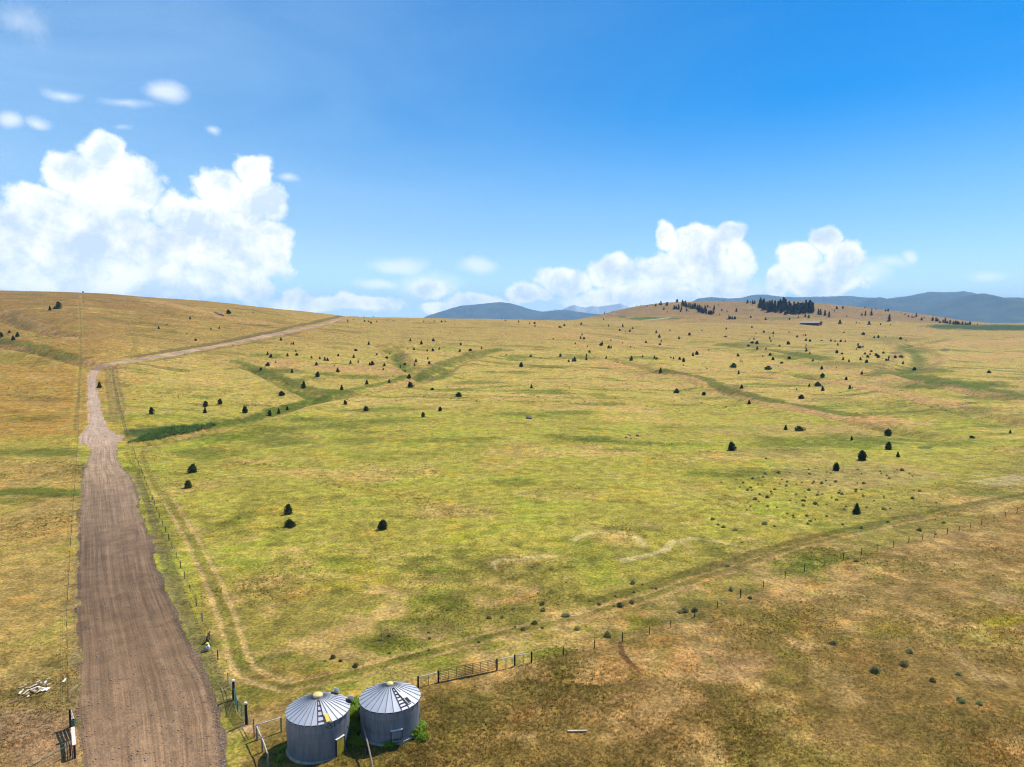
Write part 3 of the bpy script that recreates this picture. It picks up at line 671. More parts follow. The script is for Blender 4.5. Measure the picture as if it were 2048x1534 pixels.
SHAPES = {'cone': [crown_mesh('crown', 2200, 'cone', .40, 1, JUN), crown_mesh('crown', 2200, 'cone', .33, 2, JUN), crown_mesh('crown', 2200, 'cone', .48, 3, JUN)],
          'egg': [crown_mesh('crown', 2400, 'egg', .42, 4, JUN), crown_mesh('crown', 2400, 'egg', .46, 5, JUN)],
          'wide': [crown_mesh('crown', 3000, 'wide', .72, 6, JUN, .11), crown_mesh('crown', 3000, 'wide', .62, 7, JUN, .11)],
          'multi': [crown_mesh('crown', 2600, 'multi', .44, 8, JUN, .11), crown_mesh('crown', 2600, 'multi', .40, 9, JUN, .11)],
          'flat': [crown_mesh('crown', 2200, 'wide', 1.3, 10, JUN, .14)]}
PINES = [crown_mesh('crown', 1800, 'pine', max(.24, .30 - .02 * k), 20 + k, PINE, .065, .05) for k in range(4)]
JTR = trunk_mesh('trunk', .8, .035, 1); PTR = trunk_mesh('trunk', .92, .016, 2)
def tree(name, label, cat, group, loc, h, crown, trunk, wid=1.0):
    o = thing(name, label, cat, loc, random.uniform(0, 6.28), group); o.scale = (h * wid * random.uniform(.82, 1.2), h * wid * random.uniform(.82, 1.2), h)
    link_obj('trunk', trunk, o); link_obj('crown', crown, o); return o
def zc(f, ox, oy, items): return [(x / f + ox, y / f + oy, h / f) + tuple(r) for x, y, h, *r in items]
J = []
J += zc(7.877, 500, 620, [(48,52,22),(1798,118,22),(1940,110,18),(1637,155,18),(1540,168,20),(1543,192,24),(1808,185,30),(1872,192,26),(1907,212,34),(2000,190,26),(488,480,48),(650,542,28),(685,542,40),(1870,548,50),(1665,645,34,'w'),(720,655,28),(280,708,52),(335,746,54),(588,730,46),(740,718,36,'w'),(965,760,38),(1100,772,36),(1180,795,55),(1220,798,45),(1392,726,36),(1635,752,50),(1998,712,34),(287,880,56),(405,830,28),(1043,872,50),(1330,885,20),(1585,845,52),(1705,828,38),(1890,868,50),(1925,868,62),(175,950,42,'m'),(662,990,62),(1070,1055,82,'m'),(1382,975,58),(850,1230,105),(1843,1170,65),(1445,1258,72),(905,750,12)])
J += zc(7.877, 740, 640, [(265,14,20),(362,14,14),(847,30,22),(1013,28,22),(1127,34,26),(1183,30,22),(1338,28,12),(1333,80,14),(636,330,40),(808,382,56),(995,335,46),(1432,398,40),(595,462,18),(692,470,36),(900,494,30),(985,488,38,'m'),(1093,464,34),(1418,498,42),(1585,486,34,'w'),(1757,452,34),(310,542,24),(265,606,34,'w'),(725,658,48),(912,620,38),(935,690,42),(553,702,28,'w'),(703,720,38),(478,752,40),(227,724,46),(208,788,34),(551,822,34),(622,915,58,'m'),(300,988,52),(630,1060,80,'m'),(985,1105,36,'w'),(1400,1208,66,'w'),(363,890,22)])
J += zc(7.877, 1000, 630, [(30,54,16),(83,98,24),(293,116,30),(468,142,24),(549,140,32),(551,182,30),(943,200,24,'f'),(1010,172,30),(1198,186,18),(1280,152,36),(1708,180,32),(1932,188,46),(1885,250,32),(1975,275,18),(1630,76,20),(1294,320,28),(1270,374,38),(1320,382,36),(838,384,26),(1185,460,32),(1747,404,30),(1932,448,20),(1610,456,40),(1590,482,38,'w'),(1715,524,44),(1750,524,42),(1378,504,28),(1405,592,36),(1364,648,36),(1358,706,48),(1676,684,34),(950,656,46,'m'),(485,658,34,'w'),(97,636,28),(1080,738,32),(1145,734,48),(1175,730,66),(338,815,70),(494,1154,60)])
J += zc(7.877, 1240, 630, [(202,220,30),(158,264,38),(86,274,16),(570,282,40),(787,252,28),(1095,322,44),(620,356,48),(928,378,40),(650,418,26),(630,472,30,'w'),(407,440,36),(1290,252,24),(1675,228,30),(1665,350,22,'f'),(1397,560,26),(168,514,22),(230,534,14),(1148,645,54),(1210,626,54),(182,716,68),(357,664,34),(543,684,42),(577,696,28,'w'),(845,696,38),(800,680,26),(938,704,40),(1000,738,60,'m'),(1000,800,24),(1855,652,42),(1893,734,26),(1922,738,22),(1788,828,68,'w'),(1870,930,54),(640,905,72),(1917,1155,58),(892,1230,66,'w'),(1320,1262,50,'w')])
J += zc(7.877, 1480, 640, [(187,124,36),(378,200,36),(254,218,24),(525,218,36),(522,262,24),(772,200,22),(468,295,36),(487,342,36),(216,306,24),(148,310,18),(190,368,30,'f'),(270,378,48),(130,412,26,'w'),(270,462,46),(410,460,34),(902,272,28,'w'),(1000,245,22),(1032,248,28),(755,385,50,'m'),(622,416,26,'w'),(1040,328,40),(1100,340,34,'w'),(1042,412,30),(1030,446,22),(1046,495,50),(1100,534,34),(472,562,46),(358,580,24),(516,630,44),(778,612,36,'w'),(1150,650,40),(655,684,28,'f'),(445,782,58,'w'),(497,772,22),(608,738,20),(1285,328,14,'f'),(1430,338,40),(1497,346,32),(1588,346,36),(1658,344,30),(1540,400,38),(1640,206,22),(1943,234,40,'w'),(1760,122,12),(1860,404,40),(1880,442,34,'f'),(1938,432,32),(1832,466,20),(1526,522,46),(1608,540,26,'w'),(1970,544,36),(2005,590,40),(1933,582,18),(1897,630,42),(1623,628,46),(1716,664,46),(1998,672,46,'m'),(1520,758,20),(1285,778,52),(1302,902,58,'w'),(1922,858,52),(1670,942,46),(1222,1045,66,'w'),(1092,1052,50),(1302,1115,70),(1730,1082,56),(1770,1074,24),(890,1100,26),(968,1238,60,'w')])
J += zc(7.877, 1640, 640, [(853,284,34),(918,280,40,'m'),(1033,268,16),(1270,304,34,'w'),(1355,330,22),(810,502,26,'w'),(787,552,34),(1000,528,30,'w'),(885,566,40,'w'),(912,594,46),(990,612,18),(1085,598,34),(1045,640,30,'w'),(1078,638,40),(1186,598,38,'w'),(1275,592,36,'f'),(1308,694,44),(1130,766,16),(1488,790,44,'w')])
J += zc(3.413, 0, 560, [(567,83,10),(398,195,44,'e'),(340,207,28),(373,198,18),(570,152,8),(8,390,30,'e'),(65,360,14,'w'),(120,386,30),(90,410,28),(1297,266,18),(1557,230,26),(1728,226,8),(1083,334,18),(1140,308,8),(1440,338,14),(1497,332,16),(1275,370,10),(1335,414,14,'w'),(680,735,38),(1033,915,44,'e'),(1402,866,38,'e'),(1400,908,36),(1503,848,34,'e'),(1670,905,44),(1922,788,28,'w'),(1843,925,34,'e'),(1903,912,34),(1960,886,26),(1320,1315,56,'m'),(1285,1420,50,'e')])
J += zc(3.413, 500, 560, [(648,850,28),(790,893,32,'m'),(1180,936,32,'e'),(1298,893,26)])
J += zc(3.16, 1400, 850, [(197,160,50,'m'),(542,30,30),(625,36,28,'f'),(1187,65,38,'w'),(1193,155,46,'m'),(958,96,26),(1025,222,58,'m'),(862,288,48,'m'),(1250,202,32),(990,560,60,'c'),(1960,52,22),(1720,84,16,'f'),(417,216,12)])
J += [(577,1028,19,'e'),(579,1053,14,'w'),(766,1058,17,'w'),(1978,746,5,'w'),(1498,808,8)]
def jregion(u, v):
    if u < 215: return 'on the grassy hillside above the road bend' if v < 730 else 'on the verge at the road bend'
    if u < 470 and v < 730: return 'on the hillside above the climbing road'
    if v > 900 and u < 900: return 'in the open pasture near the roadside fence'
    if v > 840 and u > 1380: return 'on the dry knoll above the sagebrush flat'
    if u < 760 and v > 760: return 'along the green draw by the cattails'
    if u < 1010 and v < 655: return 'on the crest where the road disappears'
    if u < 1010: return 'around the forked grassy gully'
    if u < 1260 and v < 670: return 'on the brown crest below the dome shaped mountain'
    if u < 1480 and v > 670: return 'on the spur beside the narrow green gully'
    if u < 1480: return 'on the slope below the small green field'
    if v < 735: return 'on the slope below the long barn'
    return 'on the tan spur above the wide green valley'
SHW = {'cone': 'conical', 'egg': 'egg shaped', 'wide': 'broad rounded', 'multi': 'many topped', 'flat': 'low spreading'}
for k, (u, v, h, *sh) in enumerate(J):
    s = {'w': 'wide', 'm': 'multi', 'e': 'egg', 'f': 'flat', 'c': 'cone'}[sh[0]] if sh else ('cone' if (k * 7) % 10 < 8 else 'multi')
    p = at(u, v); dist = p.y * CP + (CAM_H - p.z) * SP; H = max(.5, h * dist / F * 1.04)
    sz = 'tiny' if H < 1.3 else 'small' if H < 2.2 else 'large' if H > 3.8 else 'medium sized'
    lab = f'{sz} {SHW[s]} dark juniper {jregion(u, v)}'
    tree('juniper', lab, 'juniper', lab.split('juniper ')[0].strip() + ' junipers ' + jregion(u, v), p - Vector((0, 0, .03)), H, SHAPES[s][k % len(SHAPES[s])], JTR, 1.0)
PT = zc(6.827, 1180, 580, [(780,225,20),(898,222,36),(968,170,32),(945,205,30),(970,205,34),(1052,212,48),(1190,168,44),(1008,270,34),(1055,305,22),(1120,186,16),(1150,262,50),(1175,258,45),(1210,265,70),(1250,280,60),(1235,300,30),(1318,290,40),(1343,296,14),(1260,210,74),(1280,218,66),(1300,225,80),(1320,235,60),(1352,238,64),(1378,250,70),(1400,255,66),(1420,250,72),(1440,258,76),(1465,270,70),(1490,280,80),(1478,300,70),(1500,300,85),(1525,310,85),(1545,320,70),(1570,300,90),(1590,325,70),(1620,330,50),(1640,330,60),(1660,335,55),(1688,320,50),(1608,235,34),(1640,245,20),(1695,268,62),(1750,205,16),(1825,156,18),(1800,284,30),(1870,300,20),(1998,295,44),(1890,360,16),(1900,400,45),(1920,395,40),(1945,400,40),(1975,398,42),(1990,392,24),(1868,400,20),(1770,340,20),(640,178,16),(690,165,10),(310,262,14),(195,328,24),(180,405,14),(272,275,10),(120,360,12)])
P2 = [(55,132,24),(90,138,28),(75,128,14),(105,135,24),(148,125,35),(565,212,40),(580,215,42),(612,222,42),(643,232,40),(325,215,30),(470,230,20),(495,238,24),(420,238,14),(357,250,14),(720,280,30),(697,172,20),(742,170,20),(680,190,12),(905,222,36),(947,220,36),(880,220,18),(1077,262,48),(930,286,26),(840,276,12),(862,278,10),(770,228,12),(1013,288,14),(1085,290,10),(1270,232,30),(1068,190,20),(950,180,12),(900,166,12),(980,176,10),(1050,190,14),(1162,205,10),(1190,215,12),(1215,230,14),(1240,235,16),(1255,238,14),(1310,255,22),(1330,240,10),(1390,258,26),(1413,262,30),(1425,262,22),(1440,275,18),(1480,275,36),(1465,272,22),(1495,278,20),(1515,280,28),(1540,283,22),(1555,284,28),(1570,285,26),(1585,286,18),(1605,286,24),(1625,287,20),(1640,287,16),(1658,287,24),(1712,287,10),(185,252,20),(78,236,16)]
rp = random.Random(5)
for k in range(62):
    x = 135 + 395 * (k + rp.random() * 1.6) / 62.6; lo = np.interp(x, [135, 200, 300, 420, 530], [170, 195, 205, 212, 208]); y = rp.uniform(lo - 42, lo)
    P2.append((x, y, rp.uniform(36, 78) * (.75 if x < 170 else 1)))
PT += zc(3.606, 1480, 570, P2)
def pregion(u, v):
    if 1500 < u < 1635 and v < 632: return 'in the dense grove on the brown hilltop'
    if 1355 < u < 1445 and v < 634: return 'in the strip of pines slanting down the brown hill'
    if u < 1355: return 'scattered near the bare end of the brown hill'
    if u > 1850: return 'in the row along the low end of the brown hill'
    if v > 640: return 'near the long barn'
    return 'standing apart on the open side of the brown hill'
for k, (u, v, h) in enumerate(PT):
    p = at(u, v); dist = p.y * CP + (CAM_H - p.z) * SP; H = max(2.0, h * dist / F)
    sz = 'tall' if H > 15 else 'medium' if H > 8 else 'short'
    lab = f'{sz} dark pine {pregion(u, v)}'
    tree('pine_tree', lab, 'pine', f'{sz} pines {pregion(u, v)}', p - Vector((0, 0, .3)), H, PINES[k % 4], PTR, 1.0 if H > 9 else 1.7)

# ------------------------------------------------------------------ grain bins
GALV = mat('galvanised_steel', (.235, .255, .29), .5, .35, .4, .25, 1.6, (.12, .13, .155), bump=.08, bscale=6, rnd=.14, stretch=(2.2, 2.2, .35))
ROOFM = mat('galvanised_roof', (.47, .49, .54), .6, .2, .4, .2, 1.2, (.39, .41, .46))
DARKM = mat('dark_steel', (.05, .045, .045), .6, .4, .4)
YEL = mat('yellow_paint', (.72, .55, .06), .5, 0, .4, .15, 5, (.60, .44, .05))
CREAM = mat('cream_cap', (.75, .60, .26), .5, 0, .4, .15, 5, (.6, .45, .15))
CONC = mat('concrete', (.42, .38, .33), .9, 0, .2, .2, 3)
BLACK = mat('black_paint_and_opening', (.02, .02, .025), .7, 0, .2)
WHITE = mat('white_paint', (.72, .72, .70), .6, 0, .3, .1, 4, (.6, .6, .58))
def cyl_ring(R0, z0, z1, nseg=96, corr=.014, period=.16):
    rows = max(4, int((z1 - z0) / period * 4)); V = []
    for j in range(rows + 1):
        z = z0 + (z1 - z0) * j / rows; r = R0 + corr * math.sin(2 * math.pi * z / period)
        for i in range(nseg):
            t = 2 * math.pi * i / nseg; V.append((r * math.sin(t), -r * math.cos(t), z))
    idx = np.arange((rows + 1) * nseg).reshape(rows + 1, nseg); nx = np.roll(idx, -1, 1)
    Q = np.stack([idx[:-1], nx[:-1], nx[1:], idx[1:]], -1).reshape(-1, 4)
    return V, Q
def pol(r, deg, z): t = R(deg); return Vector((r * math.sin(t), -r * math.cos(t), z))
def grain_bin(loc, H, Rr, NP, phase, label, ladder, hatch, cap_r, door, rng_n, extras):
    root = thing('grain_bin', label, 'grain bin', loc)
    mb = MB()
    V, Q = cyl_ring(Rr + .12, -.5, .10, 72, 0); me = raw_mesh('foundation', V, Q, [CONC]); link_obj('foundation', me, root)
    mt = MB(); n = 72
    mt.add([pol(Rr + .12, 360 * i / n, .10) for i in range(n)] + [pol(Rr - .1, 360 * i / n, .104) for i in range(n)], [(i, (i+1) % n, n + (i+1) % n, n + i) for i in range(n)])
    mt.obj('foundation_ledge', CONC, root)
    for k in range(rng_n):
        z0, z1 = .10 + (H - .10) * k / rng_n, .10 + (H - .10) * (k + 1) / rng_n
        V, Q = cyl_ring(Rr + (.006 if k % 2 else 0), z0, z1 + (.02 if k < rng_n - 1 else 0)); link_obj('wall_ring', raw_mesh('wall_ring', V, Q, [GALV], True), root)
    # vertical bolted seams
    for k in range(rng_n):
        z0, z1 = .10 + (H - .10) * k / rng_n, .10 + (H - .10) * (k + 1) / rng_n
        for q in range(6): MB().beam(pol(Rr + .014, 60 * q + 25 * k, z0), pol(Rr + .014, 60 * q + 25 * k, z1), .05, .006).obj('wall_seam', GALV, root)
    Re, rc_, pitch = Rr + .10, .32, math.tan(R(25)); zt = H + (Re - rc_) * pitch
    da = 360 / NP
    pm = MB(); a0, a1 = -da / 2, da / 2
    N = 4
    for j in range(N):
        r0 = Re + (rc_ - Re) * j / N; r1 = Re + (rc_ - Re) * (j + 1) / N
        z0, z1 = H + .02 + (Re - r0) * pitch, H + .02 + (Re - r1) * pitch
        pm.add([pol(r0, a0, z0), pol(r0 * math.cos(R(da/2)) * 1.0, 0, z0 - .002), pol(r0, a1, z0), pol(r1, a1, z1), pol(r1 * math.cos(R(da/2)), 0, z1 - .002), pol(r1, a0, z1)], [(0,1,4,5),(1,2,3,4)])
    pm.add([pol(Re, a0, H + .02), pol(Re * math.cos(R(da/2)), 0, H + .014), pol(Re, a1, H + .02), pol(Re - .005, a1, H - .05), pol(Re * math.cos(R(da/2)) - .005, 0, H - .055), pol(Re - .005, a0, H - .05)], [(5,4,1,0),(4,3,2,1)])
    # standing rib on one edge, dark side
    rib_a = a1
    pr = [pol(Re, rib_a, H + .02), pol(rc_, rib_a, zt + .02)]
    pm.beam(pr[0] + Vector((0, 0, .018)), pr[1] + Vector((0, 0, .018)), .04, .05, 1)
    me = pm.mesh('roof_panel', [ROOFM, RIBM])
    for i in range(NP): link_obj('roof_panel', me, root, None, (0, 0, R(phase + da * i + da / 2)))
    mb = MB(); V, Q = cyl_ring(Re - .012, H - .07, H - .01, 72, 0); link_obj('eave_band', raw_mesh('eave_band', V, Q, [DARKM], True), root)
    cb = MB(); n = 28; prof = [(cap_r, zt - .02), (cap_r * 1.02, zt + .12), (cap_r * .95, zt + .17), (cap_r * .25, zt + .24), (0.02, zt + .245)]
    for r, z in prof: cb.v += [tuple(pol(r, 360 * i / n, z)) for i in range(n)]
    for j in range(len(prof) - 1):
        for i in range(n): cb.f.append((j*n+i, j*n+(i+1) % n, (j+1)*n+(i+1) % n, (j+1)*n+i)); cb.m.append(0)
    cb.obj('roof_cap', CREAM, root, True)
    # rungs bridging two ribs
    lm, nr = ladder
    for k in range(nr):
        fr_ = .10 + .76 * k / (nr - 1); r = Re + (rc_ - Re) * fr_; z = H + .02 + (Re - r) * pitch + .07
        mb = MB(); w0, w1 = lm, lm + da
        mb.beam(pol(r, w0, z), pol(r, w1, z), .06, .05); mb.obj('ladder_rung', RUSTM, root)
    for w0 in (lm, lm + da):
        mb = MB(); mb.beam(pol(Re, w0, H + .075), pol(rc_ + .25, w0, zt - .25 * pitch + .075), .045, .03); mb.obj('ladder_rail', RUSTM, root)
    ha, hm, hl, hw, hf = hatch
    c = pol(Re + (rc_ - Re) * hf, ha, H + .02 + (Re - rc_) * hf * pitch)
    rot = Matrix.Rotation(R(ha), 3, 'Z') @ Matrix.Rotation(R(25), 3, 'X')
    up = rot @ Vector((0, 0, 1)); fwd = rot @ Vector((0, 1, 0))
    MB().box(c + up * .07, (hw, hl, .12), rot).obj('roof_hatch', hm, root)
    if hm is BLACK:  # black box colour stands in for the shade inside the open hatch
        fm = MB()
        for sx in (-1, 1): fm.box(c + up * .065 + rot @ Vector((sx * hw / 2, 0, 0)), (.04, hl + .04, .14), rot)
        for sy in (-1, 1): fm.box(c + up * .065 + rot @ Vector((0, sy * hl / 2, 0)), (hw - .04, .04, .14), rot)
        fm.obj('hatch_frame', ROOFM, root)
        MB().box(c + fwd * (hl + .08) + up * .1, (hw, hl, .04), rot).obj('hatch_lid', CREAMG, root)
    # door
    dth, dw, dh, dm = door
    rz = Matrix.Rotation(R(dth), 3, 'Z'); dc = pol(Rr + .05, dth, .12 + dh / 2)
    d = MB().box(dc, (dw, .12, dh), rz).obj('door', dm, root)
    fm = MB()
    for sx in (-1, 1): fm.box(dc + rz @ Vector((sx * (dw / 2 + .03), -.01, 0)), (.05, .16, dh + .04), rz)
    fm.box(dc + rz @ Vector((0, -.012, dh / 2 + .045)), (dw + .12, .18, .05), rz, 1); fm.obj('door_frame', [DARKM, WHITE], d)
    rb = MB()
    for q in range(6): rb.box(dc + rz @ Vector(((-.5 + (q + .5) / 6) * dw, -.068, 0)), (dw / 6 * .45, .03, dh - .06), rz)
    rb.obj('door_rib', dm, d)
    extras(root, H, Re, rc_, pitch, Rr)
    return root
RIBM = mat('roof_rib', (.24, .25, .27), .6, .3, .4)
RUSTM = mat('rusty_rung', (.16, .10, .085), .8, .2, .3)
CREAMG = mat('hatch_lid', (.66, .62, .56), .5, .3, .4)
def extras_a(root, H, Re, rc_, pitch, Rr):
    for ang, fr_ in ((150, .30), (112, .05)):                      # two raised lids at the back of the roof
        r = Re + (rc_ - Re) * fr_; z = H + .02 + (Re - r) * pitch; c = pol(r, ang, z)
        rot = Matrix.Rotation(R(ang), 3, 'Z') @ Matrix.Rotation(R(25), 3, 'X'); up = rot @ Vector((0, 0, 1))
        o = MB().box(c + up * .06, (.5, .5, .12), rot).obj('roof_vent', DARKM, root)
        rot2 = Matrix.Rotation(R(75), 3, 'Z') @ Matrix.Rotation(R(70), 3, 'Y')
        MB().box(c + up * .1 + Vector((.15, .05, .26)), (.52, .5, .03), rot2).obj('vent_lid', WHITE, o)
    # lettering on the wall under the eave: two legible letters and worn remains
    cu = bpy.data.curves.new('lettering', 'FONT'); cu.body = 'SI'; cu.size = .62; cu.space_character = 1.25; cu.extrude = .002
    tmp = bpy.data.objects.new('lettering_source', cu); COL.objects.link(tmp); bpy.context.view_layer.update()
    me = bpy.data.meshes.new_from_object(tmp.evaluated_get(bpy.context.evaluated_depsgraph_get())); bpy.data.objects.remove(tmp)
    me.materials.clear(); me.materials.append(BLACK)
    for v in me.vertices:
        t = 36.0 + math.degrees(v.co.x / Rr); q = pol(Rr + .022 + v.co.z, t, H - .62 + v.co.y); v.co = q
    link_obj('lettering', me, root)
    for t, z, w, h in ((31, -.38, .22, .07), (32.5, -.52, .10, .12), (54, -.40, .22, .06), (57, -.52, .14, .06), (60, -.34, .10, .18), (65, -.38, .16, .05), (69, -.32, .07, .2), (73, -.36, .15, .06)):
        MB().box(pol(Rr + .02, t, H + z), (w, .006, h), Matrix.Rotation(R(t), 3, 'Z')).obj('worn_lettering', mat('worn_paint', (.06, .065, .075), .8, 0, .2), root)
    pm = MB().box(pol(Rr + .02, 82, H * .55), (.10, .03, .18), Matrix.Rotation(R(82), 3, 'Z')); pm.obj('wall_plug', DARKM, root)
def extras_b(root, H, Re, rc_, pitch, Rr):
    rz = Matrix.Rotation(R(21), 3, 'Z') @ Matrix.Rotation(R(-32), 3, 'X'); c = pol(Rr + .35, 21, .42)
    mb = MB(); mb.box(c, (.85, .75, .03), rz)
    for sx in (-1, 1): mb.box(c + rz @ Vector((sx * .44, 0, .08)), (.03, .75, .18), rz)
    mb.obj('unloading_chute', GALV, root)
z1 = hgt(*BIN1); z2 = hgt(*BIN2)
grain_bin((BIN1[0], BIN1[1], z1), 3.42, 2.75, 30, 15.3 - 144, 'grain bin with a closed yellow roof hatch, yellow door and dark lettering', (15.3, 5), (33.3, YEL, .80, .34, .16), .44, (56, .85, 1.45, YEL), 4, extras_a)
grain_bin((BIN2[0], BIN2[1], z2), 3.0, 2.75, 24, 31.5 - 135, 'grain bin with an open black roof hatch and a metal unloading chute', (31.5, 7), (54.0, BLACK, .66, .40, .24), .32, (21, .95, 1.15, GALV), 4, extras_b)

# ------------------------------------------------------------------ fences and gates
WOOD = mat('weathered_wood', (.30, .25, .20), .9, 0, .1, .25, 6, (.16, .125, .10))
WOODL = mat('bleached_pole', (.62, .55, .48), .85, 0, .15, .2, 5, (.45, .38, .32))
DWOOD = mat('dark_post', (.055, .040, .032), .9, 0, .1)
WIRE = mat('fence_wire', (.10, .09, .085), .7, .5, .3)
RUSTP = mat('rusty_pipe', (.15, .095, .075), .75, .2, .3, .2, 4, (.09, .06, .05))
GREENP = mat('green_pipe', (.05, .15, .10), .5, .3, .4)
def post_mesh(r, h, m, n=7): return MB().tube((0, 0, -.35), (0, 0, h), r, r * .9, n).mesh('post', m)
PM_D = [post_mesh(.065, 1.15, DWOOD), post_mesh(.055, 1.05, DWOOD), post_mesh(.075, 1.22, WOOD)]
PM_T = [post_mesh(.045, 1.25, RUSTP, 5), post_mesh(.05, 1.2, WOOD, 6)]
def wire_fence(label, pix, meshes, strands=(.35, .7, 1.0), wr=.011, grp=None, scale=1.0, lean=.04):
    pts = [at(*p) if not isinstance(p, Vector) else p for p in pix]
    root = thing('wire_fence', label, 'fence', pts[0])
    for k, p in enumerate(pts):
        o = link_obj('post', meshes[k % len(meshes)], root, p - pts[0], (random.uniform(-lean, lean), random.uniform(-lean, lean), random.uniform(0, 6)))
        o.scale = (1, 1, scale * random.uniform(.92, 1.06))
    for z in strands:
        mb = MB()
        for a, b in zip(pts[:-1], pts[1:]):
            o0 = Vector((0, 0, z * scale)); mid = (a + b) / 2; mid.z = hgt(mid.x, mid.y)
            mb.tube(a - pts[0] + o0, b - pts[0] + o0, wr, n=4)
        mb.obj('wire', WIRE, root)
    return root
east = [(436,1319.5)] + [(x / 2.872, 1000 + y / 2.872) for x, y in [(1203,800),(1162,700),(1128,610),(1092,526),(1062,454),(1036,392),(1012,334),(990,282),(969,232),(951,185),(933,143),(915,105)]] + [(120 + x / 7.67, 840 + y / 7.67) for x, y in [(1487,1410),(1451,1315),(1416,1225),(1383,1145),(1353,1065),(1326,1005),(1300,930),(1273,860),(1247,800),(1228,745),(1205,690),(1184,645),(1160,580),(1145,525),(1123,470),(1108,405),(1092,360)]]
wire_fence('wire fence of dark posts between the dirt road and the pasture trail', east, PM_D)
north = [(120 + x / 7.67, 840 + y / 7.67) for x, y in [(1040,240),(1020,165),(1000,100),(985,30)]] + [(246.5,838),(244.5,831),(242.5,824),(240.5,816),(239,808),(237,800),(235.5,792),(233.5,784),(232,776),(230,768),(228.5,760),(227,752),(225.5,744),(224,736.5)]
wire_fence('thin wire fence of small posts running up beside the road bend', north, [PM_D[1]], wr=.03)
climb = [(224,736.5),(240,733.5),(255,731),(275,728),(300,724.5),(330,720),(360,715.5),(390,710),(420,704),(450,698),(480,692),(510,685.5),(540,679),(570,672),(600,665),(630,658),(660,650),(690,640)]
wire_fence('far wire fence following the lower edge of the climbing road', climb, [PM_D[1]], wr=.02)
west = [(136,1402),(136,1365),(135,1330),(134.5,1297),(134,1262),(134,1230),(135,1200),(137,1170),(138.5,1142),(140,1115),(141.5,1090),(143,1066),(144.5,1042),(146,1020),(147.5,1000),(149,980),(150.5,962),(151.5,945),(152.5,929),(153.5,914),(154.5,900),(155.5,886),(157,870),(157.5,850),(158,832),(158.5,815),(159,798),(159.5,782),(160,767),(160.5,752),(161,738)]
wire_fence('rusty wire fence along the tan field side of the dirt road', west, PM_T, scale=.95, wr=.010)
right = [(800 + x / 2.873, 1000 + y / 2.873) for x, y in [(940,890),(1118,852),(1278,812),(1433,772),(1556,732),(1693,672),(1824,620),(1957,560)]] + [(1400 + x / 3.16, 850 + y / 3.16) for x, y in [(258,1090),(400,1028),(538,968),(660,925),(790,885),(906,852),(1020,820),(1124,795),(1224,770),(1320,742),(1406,726),(1483,705),(1562,690),(1638,672),(1710,650),(1780,630),(1858,605),(1930,580),(2003,558)]] + [(2060,1020),(2090,1012)]
wire_fence('wire fence of thin posts crossing the brown field along the ditch', right, [PM_D[1], PM_D[1], PM_D[0]], wr=.008)

def px_h(p, v_top, u=None):
    """height above the ground point p that shows at picture row v_top"""
    s = float(slope_of(v_top)); return CAM_H + p.y * s - p.z
def T(x, y, f=6.827, ox=820, oy=1270): return (ox + x / f, oy + y / f)
# pole-and-pipe-gate line behind the second bin
g = [at(*T(x, y)) for x, y in [(112,722),(388,645),(1187,480),(1430,420),(1660,377)]]
def rail_fence(label, posts, rails, ph=1.25, pr=.10, stays=(), rr=.06, mp=WOOD, mr=WOODL, hts=None):
    root = thing('rail_fence', label, 'fence', posts[0]); o0 = posts[0]
    for k, p in enumerate(posts):
        h = hts[k] if hts else ph
        MB().tube(p - o0 + Vector((0, 0, -.4)), p - o0 + Vector((0, 0, h)), pr, pr * .93, 9).obj('post', mp, root)
    for i, j, z in rails:
        zz = z if isinstance(z, tuple) else (z, z)
        MB().tube(posts[i] - o0 + Vector((0, 0, zz[0])), posts[j] - o0 + Vector((0, 0, zz[1])), rr, rr * .85, 8, bend=.04).obj('rail', mr, root, True)
    for i, j, t in stays:
        q = posts[i].lerp(posts[j], t); q.z = hgt(q.x, q.y)
        MB().tube(q - o0 + Vector((0, 0, -.2)), q - o0 + Vector((0, 0, 1.0)), .03, n=5).obj('stay', mp, root)
    return root
rail_fence('short pole fence with one rail joining the pipe gates to the bin', g[:2], [(0, 1, 1.14)], 1.28, stays=[(0, 1, .5)], mp=DWOOD)
rail_fence('pole fence of three posts with a pale top rail past the pipe gates', g[2:], [(0, 1, 1.14), (1, 2, 1.14)], 1.28, stays=[(0, 1, .5), (1, 2, .5)], mp=DWOOD)
def pipe_gate(label, a, b, h, nv, nr, m, r=.025, z0=.18, group=None):
    root = thing('pipe_gate', label, 'gate', a, 0, group); d = b - a
    fr = MB(); c = .12
    up = Vector((0, 0, 1)); A0, B0 = up * z0, d + up * z0; A1, B1 = up * h, d + up * h; n = d.normalized()
    fr.path([A0 + up * c, A1 - up * c, A1 + n * c, B1 - n * c, B1 - up * c, B0 + up * c, B0 - n * c, A0 + n * c, A0 + up * c], r * 1.25)
    fr.obj('gate_frame', m, root)
    for k in range(1, nr):
        z = z0 + (h - z0) * k / nr; MB().tube(up * z, d + up * z, r, n=6).obj('gate_rail', m, root)
    for k in range(1, nv):
        q = d * (k / nv); MB().beam(q + up * z0, q + up * h, .05, .02).obj('gate_brace', m, root)
    return root
def lerp3(a, b, t): p = a.lerp(b, t); p.z = hgt(p.x, p.y); return p
off = Vector((.05, -.06, 0)); L3 = lambda t: lerp3(g[1], g[2], t)
pipe_gate('rusty six bar pipe gate hung beside the short pole fence', L3(.025), L3(.585), 1.30, 4, 6, RUSTP)
pipe_gate('rusty six bar pipe gate overlapping its neighbour beside the three post fence', L3(.445) + Vector((.02, -.10, 0)), L3(.975), 1.30, 4, 6, RUSTP)
